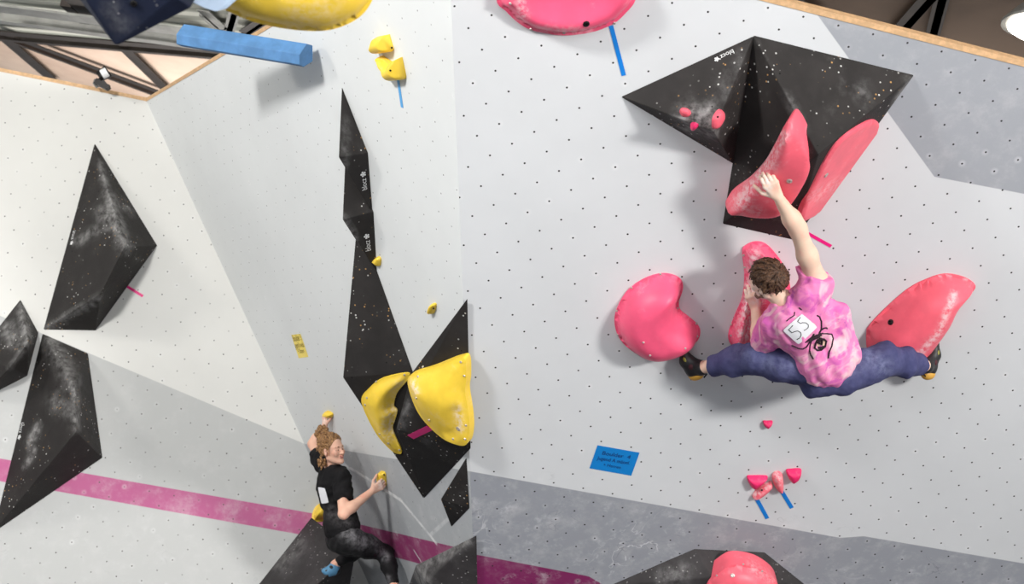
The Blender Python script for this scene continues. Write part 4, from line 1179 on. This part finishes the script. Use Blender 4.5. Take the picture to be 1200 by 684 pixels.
teeF = body_obj(H, 't_shirt', TEE, .0058, lambda X: w6(X)+w7(X), parent=wom, chalk=[(390, 600, 410, 612, 10, .45)])
def bun(S):
    q = random.Random(9)
    c = at(377.5, 506.5, 10.68)
    S.ell(c, (qr, qf, qu), (.050, .050, .040), .01); S.cap(c, FP(0, -.06, .06), .035, .05, .02)
    for i in range(46):
        d = nrm([q.gauss(0, 1) for _ in range(3)]); t = nrm(np.cross(d, [q.gauss(0, 1) for _ in range(3)])); p = c+d*.048
        S.chain([p-t*.026-d*.010, p+d*.005, p+t*.026-d*.010], [.006, .008, .006], .003)
    for i in range(70):                                    # curls loose at the nape and temples
        p = FP(q.uniform(-.07, .085), q.uniform(-.10, -.015), q.uniform(-.12, .03)); 
        S.chain([p, p-qu*.012+qf*.006, p-qu*.024-qf*.004], [.007, .007, .004], .003)
    S.chain([FP(.078, .045, .03), FP(.080, .038, .0), FP(.076, .03, -.04)], [.004, .004, .003], .003)
hair(FP, (qr, qf, qu), .96, HAIR_F, 'hair', wom, 520, .038, .0052, lambda x, y, z: (y < .70 and z > .3) or (y < .28 and z > -.1) or (y < -.1 and z > -.75),
     lambda x, y, z: (0, -1, .45), .28, 7, extra=bun, res=.0034)
for q in (-1, 1):
    E_ = SDF(); E_.cap(FP(.018*q, .087, .016), FP(.045*q, .074, .014), .0055, .004, .002); body_obj(E_, 'eyebrow', BROWH, .002, parent=wom)
    E_ = SDF(); E_.cap(FP(.021*q, .0835, -.009), FP(.042*q, .078, -.010), .0050, .0042, .002); body_obj(E_, 'eyelashes', EYED, .0017, parent=wom)
E_ = SDF(); E_.cap(FP(-.015, .089, -.057), FP(.015, .089, -.057), .0055, None, .003); E_.cap(FP(-.012, .0885, -.069), FP(.012, .0885, -.069), .0060, None, .003)
body_obj(E_, 'lips', LIP, .0024, parent=wom)
shoe(wom, aL2+.1*(heF-aL2), heF, toF, 1, (BLUS, RUB, RUB, RUB), s=.78, label='blue climbing shoe'); shoe(wom, aR2, heG, toG, 1, (BLUS, RUB, RUB, RUB), s=.88)
bF = bvh_of(teeF)
sheet(bF, [(371.5, 567), (382, 569), (388, 591), (377, 593)], 6, .004, .0015, PAPER, 'number_bib', wom, 'white paper number on her back, seen edge on')
WORLD = .46; EXPO = 0.26
LIGHTS = [('hall_light_right', (8.5, -1.5, 4.9), (1.5, 8, 2.5), (1.8, 1.3), 1350, (1, .98, .95)),
          ('hall_light_left', (-5.2, 2.6, 5.0), (-.8, 9.5, 1.8), (.9, .9), 500, (1, .985, .96)),
          ('hall_light_back', (-8.6, 7.6, 5.0), (-3.0, 12, 1.9), (1.2, .8), 115, (1, .96, .89)),
          ('hall_light_front', (.3, 1.2, 5.15), (.6, 8.5, 2.0), (3.5, 1.5), 150, (.95, .97, 1)),
          ('added_ceiling_fill', (-3.0, 14.2, 3.2), (-3.0, 14.4, 5.3), (4, 2), 110, (1, .95, .90)),  # added fill, hidden behind the left wall, brightens the plywood ceiling; no real fixture
          ('added_ceiling_fill_right', (4.0, 11.2, 3.6), (4.0, 11.4, 5.3), (5, 1), 60, (1, .92, .84))]  # unseen warm fill added behind the right wall to lift the brown boards
# ------------------------------------------------------------------ camera, light
cam = bpy.data.cameras.new('camera'); co = bpy.data.objects.new('camera', cam); COL.objects.link(co)
m = Matrix.Identity(4)
for i in range(3):
    m[i][0], m[i][1], m[i][2], m[i][3] = CAM[0][i], CAM[1][i], -CAM[2][i], EYE[i]
co.matrix_world = m; cam.sensor_width = 36; cam.lens = FPX/1200*36; cam.clip_start = .05
cam.dof.use_dof = True; cam.dof.focus_distance = 8.6; cam.dof.aperture_fstop = 2.2
SC.camera = co

W = bpy.data.worlds.new('world'); SC.world = W; W.use_nodes = True
W.node_tree.nodes['Background'].inputs[0].default_value = (.90, .95, 1, 1); W.node_tree.nodes['Background'].inputs[1].default_value = WORLD
def area(name, loc, to, size, power, col=(1, 1, 1)):
    l = bpy.data.lights.new(name, 'AREA'); l.shape = 'RECTANGLE'; l.size, l.size_y = size; l.energy = power; l.color = col
    o = bpy.data.objects.new(name, l); COL.objects.link(o); o.location = loc
    o.rotation_euler = (Vector(to)-Vector(loc)).to_track_quat('-Z', 'Y').to_euler(); return o
for a in LIGHTS: area(*a)
SC.view_settings.view_transform = 'Standard'; SC.view_settings.look = 'None'; SC.view_settings.gamma = 1
SC.view_settings.use_curve_mapping = False; SC.view_settings.exposure = EXPO
